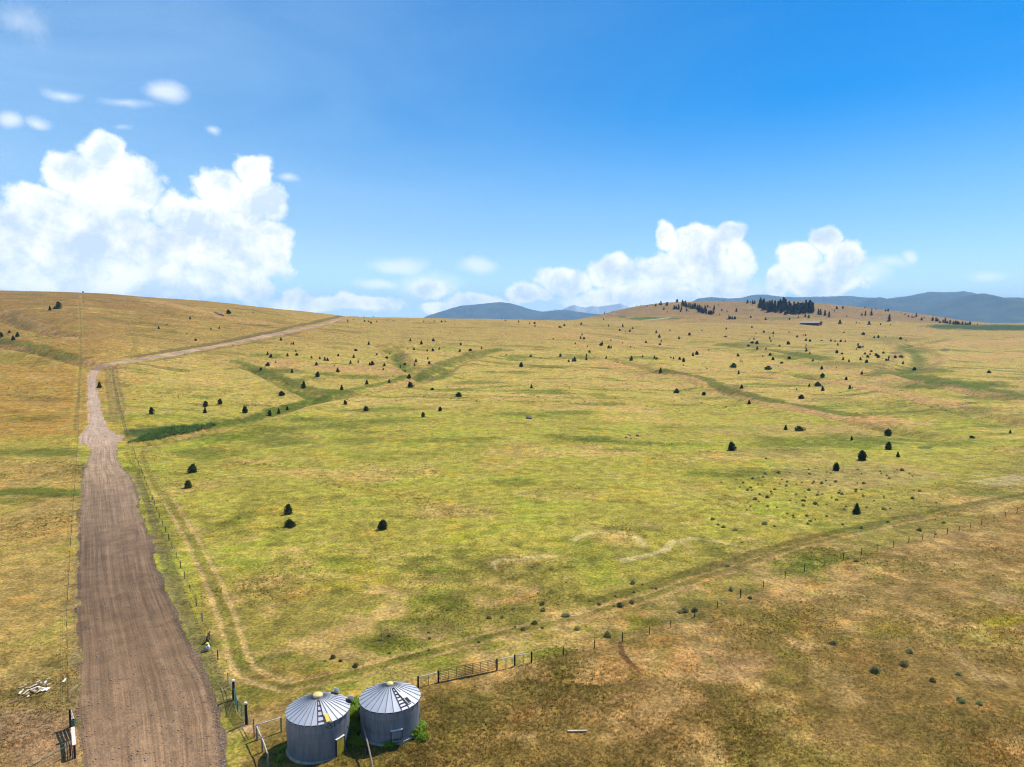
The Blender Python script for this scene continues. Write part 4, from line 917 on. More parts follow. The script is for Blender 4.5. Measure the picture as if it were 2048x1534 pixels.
# corner rail fence by the left bin
U = lambda x, y: at(*T(x, y, 8.336, 440, 1350))
cA, cB, cM, cC = U(615, 1082), U(1022, 948), U(706, 1284), U(800, 1560)
rail_fence('corner pole fence with pale rails beside the lettered bin', [cA, cB, cM, cC], [(0, 1, 1.42), (0, 2, 1.36), (2, 3, 1.30)], 1.4, .085, hts=[1.52, 1.45, 1.42, 1.42])
# green double gate with capped posts
gP1, gP2, gMid = U(232, 412), U(440, 822), U(292, 640)
def capped(label, p, h):
    o = thing('gate_post', label, 'post', p)
    MB().tube((0, 0, -.5), (0, 0, h), .13, .125, 12).obj('shaft', DWOOD, o)
    MB().tube((0, 0, h), (0, 0, h + .16), .15, .14, 12).obj('cap', WHITE, o)
capped('dark gate post with a white cap nearer the pasture trail', gP1, 1.95); capped('dark gate post with a white cap nearer the corner pole fence', gP2, 2.05)
d1 = (gMid - gP1).normalized(); d2 = (gP2 - gMid).normalized()
pipe_gate('green pipe gate leaf hung on the capped post by the pasture trail', gP1 + d1 * .2, gMid, 1.40, 2, 6, GREENP)
pipe_gate('green pipe gate leaf hung on the capped post by the corner pole fence', gMid + d2 * .1, gP2 - d2 * .2, 1.40, 2, 6, GREENP)
tA, tB = U(135, 190), U(570, 1036)
rail_fence('short two board wing joining the thin post to the capped post by the trail', [tA, gP1 + Vector((-.2, .15, 0))], [(0, 1, (1.15, 1.2)), (0, 1, (.7, .75))], 1.5, .04, rr=.035, mp=RUSTP, mr=WOOD, hts=[1.5, .9])
rail_fence('short two board wing joining the thin post to the capped post by the corner fence', [tB, gP2 + Vector((.2, -.15, 0))], [(0, 1, (1.15, 1.2)), (0, 1, (.75, .8))], 1.75, .05, rr=.035, mp=RUSTP, mr=WOOD, hts=[1.75, .9])
# long slanting rail between the two bins
S = lambda x, y: at(*T(x, y, 6.827, 560, 1340))
def ground_under(u, v, h):
    lo = at(u, v); d = ray(u, v); d = d / d[1]
    Y = np.linspace(45, lo.y, 400); z = CAM_H + d[2] * Y; gg = np.array([hgt(d[0] * y, y) for y in Y]); i = int(np.argmin(np.abs(z - gg - h)))
    return Vector((d[0] * Y[i], Y[i], gg[i]))
q1 = ground_under(719, 1419, 1.55); q2 = ground_under(733.5, 1478, 1.4); q3 = ground_under(748, 1545, 1.3)
rail_fence('long bare pole rail running between the two grain bins', [q1, q2, q3], [(0, 1, (1.5, 1.35)), (1, 2, (1.35, 1.25))], 1.5, .09, rr=.075, mr=WOOD, mp=DWOOD, hts=[1.75, 1.38, 1.3])

# wooden plank gate at the road side
G = lambda x, y: at(*T(x, y, 11.45, 100, 1400))
w1, w2, w3 = G(475, 622), G(560, 885), G(572, 1330)
pf = thing('plank_fence', 'grey plank fence panel of broad boards at the road edge', 'fence', w1)
for p, h in ((w1, 1.75), (w2, 1.85)): MB().tube(p - w1 + Vector((0, 0, -.4)), p - w1 + Vector((0, 0, h)), .11, .10, 9).obj('post', DWOOD, pf)
for k, z in enumerate((.45, .85, 1.25, 1.62)):
    MB().beam(Vector((.11, 0, z)), w2 - w1 + Vector((.11, 0, z)), .05, .24).obj('plank', WOODL, pf)
MB().box(w2 - w1 + Vector((-.02, -.02, 1.6)), (.28, .28, .5)).obj('green_bracket', GREENP, pf)
pg = thing('plank_gate', 'pale plank topped gate beside the grey plank fence', 'gate', w2)
MB().beam(Vector((.06, -.25, 1.25)), w3 - w2 + Vector((0, 0, 1.20)), .30, .06).obj('top_plank', mat('pale_plank', (.72, .62, .55), .8, 0, .2, .15, 3, (.6, .5, .42)), pg)
MB().tube(w3 - w2 + Vector((0, 0, -.4)), w3 - w2 + Vector((0, 0, 1.2)), .10, .09, 9).obj('post', DWOOD, pg)
for z in (.25, .5, .75, 1.0): MB().tube(Vector((0, -.2, z)), w3 - w2 + Vector((0, 0, z)), .03, n=6).obj('gate_rail', GREENP, pg)
for t in (.05, .35, .65, .95): MB().beam((w3 - w2) * t + Vector((0, 0, .2)), (w3 - w2) * t + Vector((0, 0, 1.15)), .04, .04).obj('gate_brace', GREENP, pg)
q0 = at(100, 1526); qq = at(57, 1560)
rail_fence('dark rail running off from the plank gate into the tan field', [G(470, 1290), qq], [(0, 1, (1.15, 1.05))], 1.2, .06, rr=.045, mp=DWOOD, mr=GREENP, hts=[1.1, 1.2])

# ------------------------------------------------------------------ scrap lumber, boards, rocks
BRD = [mat('pale_board', (.68, .58, .44), .85, 0, .15), mat('pink_board', (.60, .45, .38), .85, 0, .15), mat('yellow_board', (.62, .48, .22), .85, 0, .15), mat('brown_board', (.25, .16, .10), .9, 0, .1), mat('white_board', (.78, .76, .72), .7, 0, .2, .1, 4, (.7, .68, .64))]
BN = ['pale', 'pinkish', 'yellowish', 'brown', 'whitish']
K = lambda x, y: at(*T(x, y, 15.75, 20, 1340))
rb = random.Random(3)
segs = [((270,590),(440,555),0),((450,540),(530,515),0),((600,620),(780,520),1),((640,570),(1000,430),4),((700,500),(760,470),3),((840,495),(960,450),3),((1090,430),(1150,380),4),((1170,345),(1270,290),0),((810,410),(950,350),0),((580,640),(900,540),4),((870,560),(1060,620),4),((640,650),(820,740),1),((410,810),(590,680),0),((440,720),(540,660),3),((430,760),(520,720),2),((490,840),(610,770),2),((540,880),(610,845),4),((300,810),(350,730),4),((340,770),(430,660),0),((840,740),(960,660),2),((880,760),(1000,680),0),((900,640),(1000,600),2),((1170,520),(1280,480),0),((1050,540),(1150,490),1),((480,610),(600,570),2),((700,700),(800,660),1)]
for k, ((xa, ya), (xb, yb), ci) in enumerate(segs):
    a, b = K(xa, ya), K(xb, yb); z = .06 + .035 * rb.randint(0, 5); mid = (a + b) / 2; mid.z = hgt(mid.x, mid.y)
    o = MB().beam(a - mid + Vector((0, 0, z)), b - mid + Vector((0, 0, z + rb.uniform(-.02, .1))), rb.uniform(.12, .2), .04).obj('scrap_board', BRD[ci])
    o.location = mid; tag(o, f'{BN[ci]} scrap board in the heap of lumber on the tan field', 'board', f'{BN[ci]} boards of the lumber heap')
def flat_sheet(name, label, cat, corners, m, z=.15, rumple=.05):
    P = [K(*c) for c in corners]; o0 = sum(P, Vector()) / 4; n = 6; V = []; Q = []
    for s_ in (0, -.03):
        for j in range(n + 1):
            for i in range(n + 1):
                p = P[0].lerp(P[1], i / n).lerp(P[3].lerp(P[2], i / n), j / n) - o0
                V.append((p.x, p.y, p.z + z + s_ + rumple * math.sin(i * 2.1 + j * 1.3)))
    w = n + 1; off_ = w * w
    for j in range(n):
        for i in range(n):
            a = j * w + i; Q.append((a, a + 1, a + w + 1, a + w)); Q.append((off_ + a + w, off_ + a + w + 1, off_ + a + 1, off_ + a))
    bd = [i for i in range(w)] + [j * w + n for j in range(1, w)] + [n * w + i for i in range(n - 1, -1, -1)] + [j * w for j in range(n - 1, 0, -1)]
    for a, b in zip(bd, bd[1:] + bd[:1]): Q.append((b, a, off_ + a, off_ + b))
    o = link_obj(name, raw_mesh(name, V, Q, [m]), None, o0); tag(o, label, cat)
flat_sheet('plastic_sheet', 'bright white sheet lying against the heap of lumber', 'sheet', [(940,715),(1200,670),(1275,575),(1100,600)], BRD[4])
flat_sheet('plastic_sheet', 'small white sheet lying near the rusty wire fence', 'sheet', [(1640,395),(1710,395),(1790,285),(1730,285)], BRD[4], .08, .02)
a, b = K(0, 1062), K(275, 965); o = MB().beam(Vector((0, 0, .06)), b - a + Vector((0, 0, .06)), .18, .1).obj('plank', BRD[3]); o.location = a; tag(o, 'long dark brown plank lying beyond the lumber heap', 'plank')
a, b = at(1135, 1463.5), at(1174, 1463); o = MB().beam(Vector((0, 0, .10)), b - a + Vector((0, 0, .10)), .16, .06).obj('plank', BRD[0]); o.location = a; tag(o, 'lone pale plank lying in the brown grass', 'plank')
ROCK = mat('grey_rock', (.22, .19, .17), .95, 0, .1, .25, 3, (.12, .10, .09), bump=.4, bscale=5)
def rock(u, v, wpx, label, group=None, seed=0):
    p = at(u, v); s = wpx * p.y / F; rg = np.random.default_rng(seed); bm = bmesh.new(); bmesh.ops.create_icosphere(bm, subdivisions=2, radius=.5)
    for q in bm.verts:
        k = 1 + .35 * float(vnoise(np.array(q.co.x * 2.5 + seed), np.array(q.co.y * 2.5 + q.co.z * 3))); q.co = Vector((q.co.x * k, q.co.y * k * .8, q.co.z * k * .5 + .12))
    me = bpy.data.meshes.new('rock'); bm.to_mesh(me); bm.free(); me.materials.append(ROCK)
    o = link_obj('rock', me, None, p, (0, 0, seed), (s, s, s)); tag(o, label, 'rock', group)
rock(1058, 837, 16, 'low dark rock lying alone in the open pasture', None, 1)
for k, (u, v, w) in enumerate([(1252,875,7),(1260,871,5),(1262,878,6),(1275,872,9),(1256,869,4)]): rock(u, v, w, 'small dark rock of the cluster in the open pasture', 'rocks clustered in the pasture', k + 2)
for k, (u, v, w) in enumerate([(434,627,7),(441,630,9),(446,632,8),(430,625,5)]): rock(u, v, w, 'pale rock of the outcrop on the hillside above the climbing road', 'rocks of the hillside outcrop', k + 9)
for k, (u, v, w) in enumerate([(605,838,6),(575,767,5),(993,732,4)]): rock(u, v, w, ['pale rock at the foot of the green draw', 'dark rock on the green gully side', 'small rock near the forked gully'][k], None, k + 20)

# ------------------------------------------------------------------ barn
bp_ = at(1622, 649.5); bz = bp_.z - .3
barn = thing('barn', 'long low barn with a pale metal roof and dark red gable below the pine hill', 'barn', (bp_.x, bp_.y, bz), R(52))
BARNW = mat('barn_red', (.10, .05, .045), .8, 0, .2); BARNR = mat('barn_roof', (.25, .21, .19), .7, .1, .3, .1, .3, (.19, .16, .15))
Lb, Wb, hw, hr = 34, 24, 3.6, 7.2
MB().add([(-Wb/2,-Lb/2,0),(Wb/2,-Lb/2,0),(Wb/2,-Lb/2,hw),(0,-Lb/2,hr),(-Wb/2,-Lb/2,hw),(-Wb/2,Lb/2,0),(Wb/2,Lb/2,0),(Wb/2,Lb/2,hw),(0,Lb/2,hr),(-Wb/2,Lb/2,hw)],
         [(0,1,2,3,4),(9,8,7,6,5),(0,4,9,5),(1,6,7,2)]).obj('wall', BARNW, barn)
for s_ in (-1, 1):
    mb = MB(); e = 1.0; sl = (hr - hw) / (Wb / 2)
    A_ = [(s_ * (Wb/2 + e), -Lb/2 - e, hw - e * sl + .1), (0, -Lb/2 - e, hr + .1), (0, Lb/2 + e, hr + .1), (s_ * (Wb/2 + e), Lb/2 + e, hw - e * sl + .1)]
    mb.add(A_ + [(x, y, z + .25) for x, y, z in A_], [(0,1,2,3),(7,6,5,4),(0,4,5,1),(1,5,6,2),(2,6,7,3),(3,7,4,0)]); mb.obj('roof', BARNR, barn)
MB().box((3, -Lb/2 - .05, 1.6), (4.2, .12, 3.2)).obj('door', DARKM, barn); MB().box((-5, -Lb/2 - .05, 1.6), (4.2, .12, 3.2)).obj('door', DARKM, barn)
for k in range(5): MB().box((-Wb/2 - .05, -13 + 6.5 * k, 2.0), (.12, 1.6, 1.2)).obj('window', BLACK, barn)

# ------------------------------------------------------------------ weeds, sagebrush, reeds, grass
WEED = mat('green_weed', (.34, .46, .04), .7, 0, .2, .2, 4, (.14, .24, .02), .45, rnd=.2)
SAGE = mat('sagebrush_leaf', (.44, .40, .16), .85, 0, .1, .2, 4, (.30, .28, .11), .45, rnd=.35)
WB = [crown_mesh('foliage', 1300, 'multi', .85, 30 + k, WEED, .17, .02) for k in range(3)]
SB = [crown_mesh('foliage', 900, 'wide', .85, 40 + k, SAGE, .26, .02) for k in range(4)]
STM = trunk_mesh('stem', .5, .03, 3)
for k, (u, v, h, lab) in enumerate([(712,1452,1.5,'tall bright green weed clump against the lettered bin'),(704,1470,1.2,'bright green weed clump beside the yellow bin door'),(703,1484,.9,'low lime green weeds below the yellow bin door'),(716,1490,.8,'low lime green weeds under the long pole rail'),(742,1470,1.0,'green weed clump at the shaded side of the chute bin'),(757,1478,1.0,'green weed clump beside the metal unloading chute'),(768,1484,1.1,'leafy green weeds below the metal unloading chute'),(782,1490,.8,'low green weeds in front of the metal unloading chute'),(838,1455,1.1,'bright weed bush at the concrete ledge of the chute bin'),(830,1468,1.3,'leafy weed bush hiding the ledge of the chute bin'),(845,1478,.8,'low yellow green weeds beside the chute bin'),(708,1420,1.6,'shaded green weeds between the two bin walls'),(712,1434,1.5,'dense green weeds between the two bin walls'),(568,1500,.6,'dark shaded shrub on the shadow side of the lettered bin'),(560,1518,.5,'low dark shrub at the foot of the lettered bin')]):
    p = at(u, v); o = thing('weed_bush', lab, 'weed', p, k); o.scale = (h * 1.05, h * .8, h * (.62 if k > 3 else .95))
    link_obj('foliage', WB[k % 3], o); link_obj('stem', STM, o)
rs_ = random.Random(9); spots = []
for _ in range(130):
    u = rs_.triangular(1410, 1900, 1580); v = rs_.triangular(925, 1075, 985)
    if v < 1140 - .12 * (u - 1300) and v > 905 + abs(u - 1600) * .06: spots.append((u, v, rs_.triangular(.15, .65, .25), 'grey green sagebrush clump on the flat above the ditch trail', 'sagebrush on the flat'))
for _ in range(30):
    t = rs_.random(); u = 640 + 700 * t; v = 1325 - 150 * t + rs_.uniform(-26, 30); spots.append((u, v, rs_.triangular(.15, .5, .22), 'small green sagebrush clump beside the pasture trail behind the bins', 'sagebrush beside the trail'))
for (u, v, h) in [(1455,1133,.7),(1462,1180,.6),(1500,1197,.5),(1712,1123,.55),(1390,1222,.7),(1362,1225,.6),(1370,1222,.8),(1155,1258,.6),(1215,1272,.7),(1240,1212,.7),(1265,1205,.6),(1130,1232,.7),(1070,1248,.6),(1470,1060,.7),(1425,1040,.7),(1447,1055,.6),(1750,1343,.8),(1820,1305,.6),(1808,1330,.7),(1918,1348,.5),(1865,1362,.5),(1920,1400,.6),(1925,1405,.5),(1960,1408,.5),(1667,1288,.6)]:
    spots.append((u, v, h * .75, 'separate dark green bush in the brown field below the ditch' if v > 1110 else 'separate dark sagebrush bush at the edge of the flat', 'bushes in the brown field' if v > 1110 else 'bushes at the edge of the flat'))
for k, (u, v, h, lab, grp) in enumerate(spots):
    p = at(u, v); o = link_obj('sagebrush', SB[k % 4], None, p, (0, 0, k), (h, h, h * rs_.uniform(.7, 1.1))); tag(o, lab, 'bush', grp)

# uncountable grass: tufts standing over the near ground, tinted like the sward they grow in
def grass_mat(name, tr):
    m = bpy.data.materials.new(name); m.use_nodes = True; nt = m.node_tree; b = nt.nodes['Principled BSDF']; b.inputs['Roughness'].default_value = .8; b.inputs['Specular IOR Level'].default_value = .15
    a_ = nt.nodes.new('ShaderNodeAttribute'); a_.attribute_name = 'col'; nt.links.new(a_.outputs['Color'], b.inputs['Base Color'])
    t = nt.nodes.new('ShaderNodeBsdfTranslucent'); nt.links.new(a_.outputs['Color'], t.inputs['Color'])
    mx = nt.nodes.new('ShaderNodeMixShader'); mx.inputs[0].default_value = tr; nt.links.new(b.outputs[0], mx.inputs[1]); nt.links.new(t.outputs[0], mx.inputs[2])
    nt.links.new(mx.outputs[0], nt.nodes['Material Output'].inputs['Surface']); return m
GM = grass_mat('grass_blade', .5)
def blades(name, x, y, z, col, hh, ww, nb, label, cat, seed, mixc=None):
    rg = np.random.default_rng(seed); n = len(x); N = n * nb
    X0 = np.repeat(x, nb) + rg.normal(size=N) * np.repeat(ww, nb) * .6; Y0 = np.repeat(y, nb) + rg.normal(size=N) * np.repeat(ww, nb) * .6; Z0 = np.repeat(z, nb) - .03
    az = rg.uniform(0, 6.28, N); h = np.repeat(hh, nb) * rg.uniform(.6, 1.2, N); w = np.repeat(ww, nb) * rg.uniform(.25, .5, N)
    lx, ly = rg.normal(size=N) * h * .35 - h * .12, rg.normal(size=N) * h * .35
    V = np.stack([np.stack([X0 - w * np.cos(az), Y0 - w * np.sin(az), Z0], 1), np.stack([X0 + w * np.cos(az), Y0 + w * np.sin(az), Z0], 1), np.stack([X0 + lx, Y0 + ly, Z0 + h], 1)], 1).reshape(-1, 3)
    me = raw_mesh(name, V, np.arange(3 * N).reshape(N, 3), [GM])
    rr_ = rg.random(n); col = np.where((rr_ < mixc[0])[:, None], A((92, 98, 32)), col) if mixc else col
    col = np.where((rr_ > 1 - mixc[1])[:, None], A((212, 178, 108)), col) if mixc else col
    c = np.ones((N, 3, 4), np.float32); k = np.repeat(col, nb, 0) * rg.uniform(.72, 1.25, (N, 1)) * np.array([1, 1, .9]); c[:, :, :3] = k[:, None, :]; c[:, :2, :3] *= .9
    me.attributes.new('col', 'FLOAT_COLOR', 'POINT').data.foreach_set('color', c.ravel())
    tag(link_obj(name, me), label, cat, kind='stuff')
rg = np.random.default_rng(77)
rows_ok = (GY[:, 0] > YMIN - .1) & (GY[:, 0] < 330); ri = np.nonzero(rows_ok)[0]
N = 230000; i = rg.choice(ri, N); j = rg.integers(12, NC - 13, N)
keep = ~ROAD[i, j] & (RUT[i, j] < .25) & ((n4[i, j] + .6 * n2[i, j]) > rg.uniform(-1.2, .8, N))
i, j = i[keep], j[keep]; fi = rg.random(len(i)); fj = rg.random(len(i))
x = GX[i, j] + (GX[i, j + 1] - GX[i, j]) * fj; y = GY[i, j] + (GY[i + 1, j] - GY[i, j]) * fi; z = GZ[i, j]
bx = (np.hypot(x - BIN1[0], y - BIN1[1]) > 2.95) & (np.hypot(x - BIN2[0], y - BIN2[1]) > 2.95); x, y, z, i, j = x[bx], y[bx], z[bx], i[bx], j[bx]
tall = np.clip(.8 + .9 * n2[i, j] + .05 * (PU[i, j] > 480) * (PV[i, j] > FX[i, j]), .45, 1.8)
blades('grass_tufts', x, y, z, C[i, j] * (1.35 + .2 * (PV[i, j] > FX[i, j]))[:, None], .17 * tall, .13 * tall * np.clip(y / 90, 1, 2.2), 4, 'dry grass tufts standing in the fields and road verges', 'grass', 1, (.09, .24))
rows_ok = (GY[:, 0] > 320) & (GY[:, 0] < 800); ri = np.nonzero(rows_ok)[0]
N = 70000; i = rg.choice(ri, N); j = rg.integers(12, NC - 13, N)
keep = ~ROAD[i, j] & ((n6[i, j] + .5 * n2[i, j]) > rg.uniform(-.9, 1.1, N)); i, j = i[keep], j[keep]
x = GX[i, j] + (GX[i, j + 1] - GX[i, j]) * rg.random(len(i)); y = GY[i, j] + rg.random(len(i)) * 1.5; sc_ = np.exp(rg.normal(size=len(i)) * .35)
blades('bunch_grass', x, y, GZ[i, j], C[i, j], .24 * sc_, .34 * sc_, 4, 'scattered bunch grass clumps over the rising pasture', 'grass', 3, (.42, .12))
# loose stones on the road and in the graded windrow along its edge
N = 5200; ii, jj = np.nonzero(ROAD & (PV > 880)); wgt = .12 + np.exp(-((RS[ii, jj] - 1.0) / .045) ** 2) * 1.5 + .5 * np.exp(-(RS[ii, jj] / .03) ** 2); wgt = wgt / wgt.sum()
s_ = rg.choice(len(ii), N, p=wgt); i, j = ii[s_], jj[s_]
x = GX[i, j] + rg.uniform(-.15, .15, N); y = GY[i, j] + rg.uniform(-.4, .4, N); z = GZ[i, j]; r_ = .03 + .07 * rg.random(N) ** 3 + .015 * y / 100
oc = np.array([(1, 0, 0), (0, 1, 0), (-1, 0, 0), (0, -1, 0), (0, 0, .8), (0, 0, -.6)]); of = np.array([(0,1,4),(1,2,4),(2,3,4),(3,0,4),(1,0,5),(2,1,5),(3,2,5),(0,3,5)])
V = (oc[None] * r_[:, None, None] * rg.uniform(.6, 1.3, (N, 6, 1))) + np.stack([x, y, z + r_ * .3], 1)[:, None, :]
me = raw_mesh('loose_gravel', V.reshape(-1, 3), (of[None] + (np.arange(N) * 6)[:, None, None]).reshape(-1, 3), [mat('gravel_stone', (.42, .34, .28), .95, 0, .1, .3, 1.5, (.20, .15, .12))])
tag(link_obj('loose_gravel', me), 'loose stones strewn over the dirt road and its edges', 'gravel', kind='stuff')
# cattails in the draw
cu_, cv_ = [], []
RP = np.array([(262,884),(300,866),(335,856),(400,850),(436,849),(420,856),(380,865),(330,874),(285,883)], float)
mk = inpoly(PU, PV, RP) & (GY > 150) & (GY < 420); ii, jj = np.nonzero(mk)
s_ = rg.integers(0, len(ii), 1500); i, j = ii[s_], jj[s_]
x = GX[i, j] + rg.normal(size=len(i)) * .6; y = GY[i, j] + rg.normal(size=len(i)) * 1.5
cg = A((132, 162, 84)) * rg.uniform(.5, 1.5, (len(i), 1))
blades('cattail_reeds', x, y, GZ[i, j], cg, np.clip(rg.normal(size=len(i)) * .3 + .85 + .5 * n2[i, j], .2, 1.5), np.full(len(i), .34), 5, 'dense dark green cattails filling the draw beside the road', 'reeds', 2)

# ------------------------------------------------------------------ two people at the fence
def person(name, label, loc, rz, joints, edges, root_i, zones, mats, extra):
    me = bpy.data.meshes.new('body_src'); keys = list(joints); me.from_pydata([joints[k][:3] for k in keys], [(keys.index(a), keys.index(b)) for a, b in edges], [])
    o = bpy.data.objects.new('body_src', me); COL.objects.link(o)
    md = o.modifiers.new('s', 'SKIN'); md.use_smooth_shade = True; sub = o.modifiers.new('u', 'SUBSURF'); sub.levels = 2; sub.render_levels = 2
    for k, sv_ in zip(keys, me.skin_vertices[0].data): sv_.radius = joints[k][3:5] if len(joints[k]) > 4 else (joints[k][3],) * 2; sv_.use_root = (k == root_i)
    bpy.context.view_layer.update()
    out = bpy.data.meshes.new_from_object(o.evaluated_get(bpy.context.evaluated_depsgraph_get())); bpy.data.objects.remove(o)
    out.materials.clear()
    for m in mats: out.materials.append(m)
    for p in out.polygons:
        c = p.center; best = min(zones, key=lambda z: (Vector(z[0]) - c).length / z[2]); p.material_index = best[1]; p.use_smooth = True
    root = thing(name, label, 'person', loc, rz); link_obj('body', out, root); extra(root); return root
SKIN = mat('skin', (.45, .28, .20), .6, 0, .3); SHIRT = mat('white_shirt', (.74, .77, .84), .8, 0, .2, .1, 5, (.6, .64, .74)); KHAKI = mat('khaki_cloth', (.52, .42, .28), .85, 0, .1)
DARKC = mat('dark_cloth', (.04, .04, .055), .85, 0, .1); PLUM = mat('plum_cloth', (.22, .12, .13), .85, 0, .1); HAIR = mat('auburn_hair', (.16, .05, .03), .6, 0, .3); HAT = mat('yellow_hat', (.80, .72, .05), .7, 0, .2, .1, 5, (.7, .6, .04)); BOOT = mat('boot', (.08, .05, .035), .7, 0, .2)
def hand(j, e, w, base, d, side):
    d = Vector(d).normalized(); b = Vector(base); sd_ = Vector((-d.y, d.x, 0)).normalized() * side
    j[w + '_palm'] = (*(b + d * .06), .028, .036); e.append((w, w + '_palm'))
    for k, (o_, L) in enumerate(((-.026, .075), (-.009, .085), (.009, .08), (.026, .062))):
        p1 = b + d * .105 + sd_ * o_; p2 = p1 + d * L * .5 + Vector((0, 0, -.012)); p3 = p2 + d * L * .4 + Vector((0, 0, -.028))
        for n_, p in (('a', p1), ('b', p2), ('c', p3)): j[f'{w}{k}{n_}'] = (*p, .009)
        e += [(w + '_palm', f'{w}{k}a'), (f'{w}{k}a', f'{w}{k}b'), (f'{w}{k}b', f'{w}{k}c')]
    t1 = b + d * .05 + sd_ * -.05; t2 = t1 + d * .045 + sd_ * -.01
    j[w + 't1'] = (*t1, .011); j[w + 't2'] = (*t2, .009); e += [(w + '_palm', w + 't1'), (w + 't1', w + 't2')]
def head(j, e, neck, base, lean):
    b = Vector(base); l = Vector(lean)
    j['h0'] = (*b, .065); j['h1'] = (*(b + Vector((0, 0, .07)) + l * .02), .085, .095); j['h2'] = (*(b + Vector((0, 0, .15)) + l * .02), .075, .085); j['nose'] = (*(b + Vector((0, 0, .07)) + l * .115), .012)
    e += [(neck, 'h0'), ('h0', 'h1'), ('h1', 'h2'), ('h1', 'nose')]
# seated, legs stretched out, facing -x
j = {'hip': (0, 0, .17, .15), 'belly': (-.03, 0, .36, .14), 'chest': (-.10, 0, .58, .15), 'neck': (-.17, 0, .74, .06)}; e = [('hip', 'belly'), ('belly', 'chest'), ('chest', 'neck')]
head(j, e, 'neck', (-.20, 0, .82), (-1, 0, 0))
for s_, nm in ((-1, 'l'), (1, 'r')):
    j[nm + 'sh'] = (-.11, s_ * .19, .66, .06); j[nm + 'el'] = (-.30, s_ * .24, .46, .045); j[nm + 'wr'] = (-.50, s_ * .16, .42, .033)
    e += [('chest', nm + 'sh'), (nm + 'sh', nm + 'el'), (nm + 'el', nm + 'wr')]; hand(j, e, nm + 'wr', (-.50, s_ * .16, .42), (-1, -s_ * .2, -.1), s_)
    j[nm + 'th'] = (-.10, s_ * .11, .15, .10); j[nm + 'kn'] = (-.48, s_ * .16, .24, .07); j[nm + 'an'] = (-.86, s_ * .15, .09, .045); j[nm + 'to'] = (-.97, s_ * .17, .14, .04)
    e += [('hip', nm + 'th'), (nm + 'th', nm + 'kn'), (nm + 'kn', nm + 'an'), (nm + 'an', nm + 'to')]
def hat_x(root):
    mb = MB(); n = 20; prof = [(.20, 1.0 - .02), (.12, 1.0 - .0), (.10, 1.09), (.04, 1.11), (.005, 1.11)]; b = Vector((-.22, 0, -.06))
    for r, z in prof: mb.v += [tuple(b + Vector((r * math.cos(6.283 * i / n), r * math.sin(6.283 * i / n), z))) for i in range(n)]
    for k in range(len(prof) - 1):
        for i in range(n): mb.f.append((k*n+i, k*n+(i+1) % n, (k+1)*n+(i+1) % n, (k+1)*n+i)); mb.m.append(0)
    mb.obj('hat', HAT, root, True)
Z = [((0,0,.2),1,.8),((-.03,0,.4),0,1.3),((-.1,0,.6),0,1.4),((-.17,0,.75),2,.6),((-.2,0,.9),2,1.1),((-.12,.2,.64),0,1),((-.12,-.2,.64),0,1),((-.3,.24,.46),0,.9),((-.3,-.24,.46),0,.9),((-.52,.15,.42),2,1),((-.52,-.15,.42),2,1),((-.3,.14,.2),1,1.2),((-.3,-.14,.2),1,1.2),((-.65,.15,.17),1,1.2),((-.65,-.15,.17),1,1.2),((-.95,.16,.1),3,.8),((-.95,-.16,.1),3,.8)]
person('person', 'person in a white shirt and yellow hat sitting in the dry roadside grass', at(419, 1301.5), R(12), j, e, 'hip', Z, [SHIRT, KHAKI, SKIN, BOOT], hat_x)
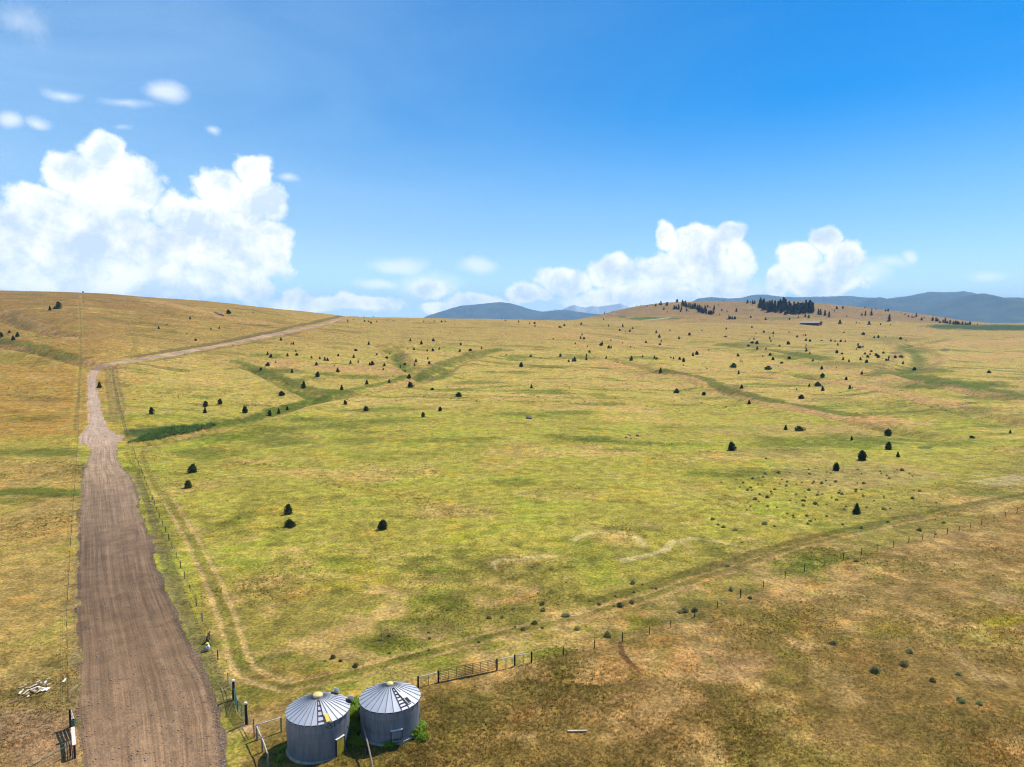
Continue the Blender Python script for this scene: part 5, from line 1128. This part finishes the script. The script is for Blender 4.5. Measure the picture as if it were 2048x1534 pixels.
# kneeling and bending towards the fence post, facing +x
j = {'hip': (0, 0, .42, .15), 'belly': (.06, 0, .60, .13), 'chest': (.15, 0, .80, .145), 'neck': (.21, 0, .94, .06)}; e = [('hip', 'belly'), ('belly', 'chest'), ('chest', 'neck')]
head(j, e, 'neck', (.25, 0, 1.0), (1, 0, -.2))
for s_, nm in ((-1, 'l'), (1, 'r')):
    j[nm + 'sh'] = (.16, s_ * .18, .86, .058); j[nm + 'el'] = (.28, s_ * .22, .62, .043); j[nm + 'wr'] = (.42, s_ * .10, .70, .032)
    e += [('chest', nm + 'sh'), (nm + 'sh', nm + 'el'), (nm + 'el', nm + 'wr')]; hand(j, e, nm + 'wr', (.42, s_ * .10, .70), (1, -s_ * .6, .1), s_)
    j[nm + 'th'] = (.03, s_ * .10, .38, .10); j[nm + 'kn'] = (.26, s_ * .14, .09, .07); j[nm + 'an'] = (-.14, s_ * .13, .06, .045); j[nm + 'to'] = (-.28, s_ * .13, .05, .035)
    e += [('hip', nm + 'th'), (nm + 'th', nm + 'kn'), (nm + 'kn', nm + 'an'), (nm + 'an', nm + 'to')]
def hair_x(root):
    bm = bmesh.new(); bmesh.ops.create_icosphere(bm, subdivisions=3, radius=.118)
    for q in bm.verts:
        if q.co.x > .045 and q.co.z < .04: q.co.x = .045
        if q.co.z < -.02: q.co.z *= 1.7
    me = bpy.data.meshes.new('hair'); bm.to_mesh(me); bm.free(); me.materials.append(HAIR); link_obj('hair', me, root, (.235, 0, 1.115))
Z = [((0,0,.42),1,1.1),((.05,0,.62),0,1.2),((.15,0,.8),0,1.4),((.21,0,.95),2,.6),((.25,0,1.1),2,1.1),((.17,.19,.84),0,1),((.17,-.19,.84),0,1),((.28,.22,.62),0,.9),((.28,-.22,.62),0,.9),((.46,.1,.7),2,1.2),((.46,-.1,.7),2,1.2),((.15,.12,.2),1,1.3),((.15,-.12,.2),1,1.3),((-.05,.13,.07),1,1),((-.05,-.13,.07),1,1),((-.25,.13,.05),3,.8),((-.25,-.13,.05),3,.8)]
person('person', 'person in dark clothes with auburn hair kneeling at a fence post', at(413, 1285.5), R(20), j, e, 'hip', Z, [PLUM, DARKC, SKIN, BOOT], hair_x)

# ------------------------------------------------------------------ air
HZ = MB().box((0, 9000, 330), (58000, 18600, 860)).obj('haze', [])
hm_ = bpy.data.materials.new('haze'); hm_.use_nodes = True; nt = hm_.node_tree; nt.nodes.clear()
pv = nt.nodes.new('ShaderNodeVolumePrincipled'); pv.inputs['Color'].default_value = (.40, .68, 1.0, 1); pv.inputs['Density'].default_value = 6.0e-5; pv.inputs['Anisotropy'].default_value = 0.0
mo = nt.nodes.new('ShaderNodeOutputMaterial'); nt.links.new(pv.outputs[0], mo.inputs['Volume'])
HZ.data.materials.clear(); HZ.data.materials.append(hm_)
tag(HZ, 'thin blue summer haze over the far hills', 'haze', kind='stuff')
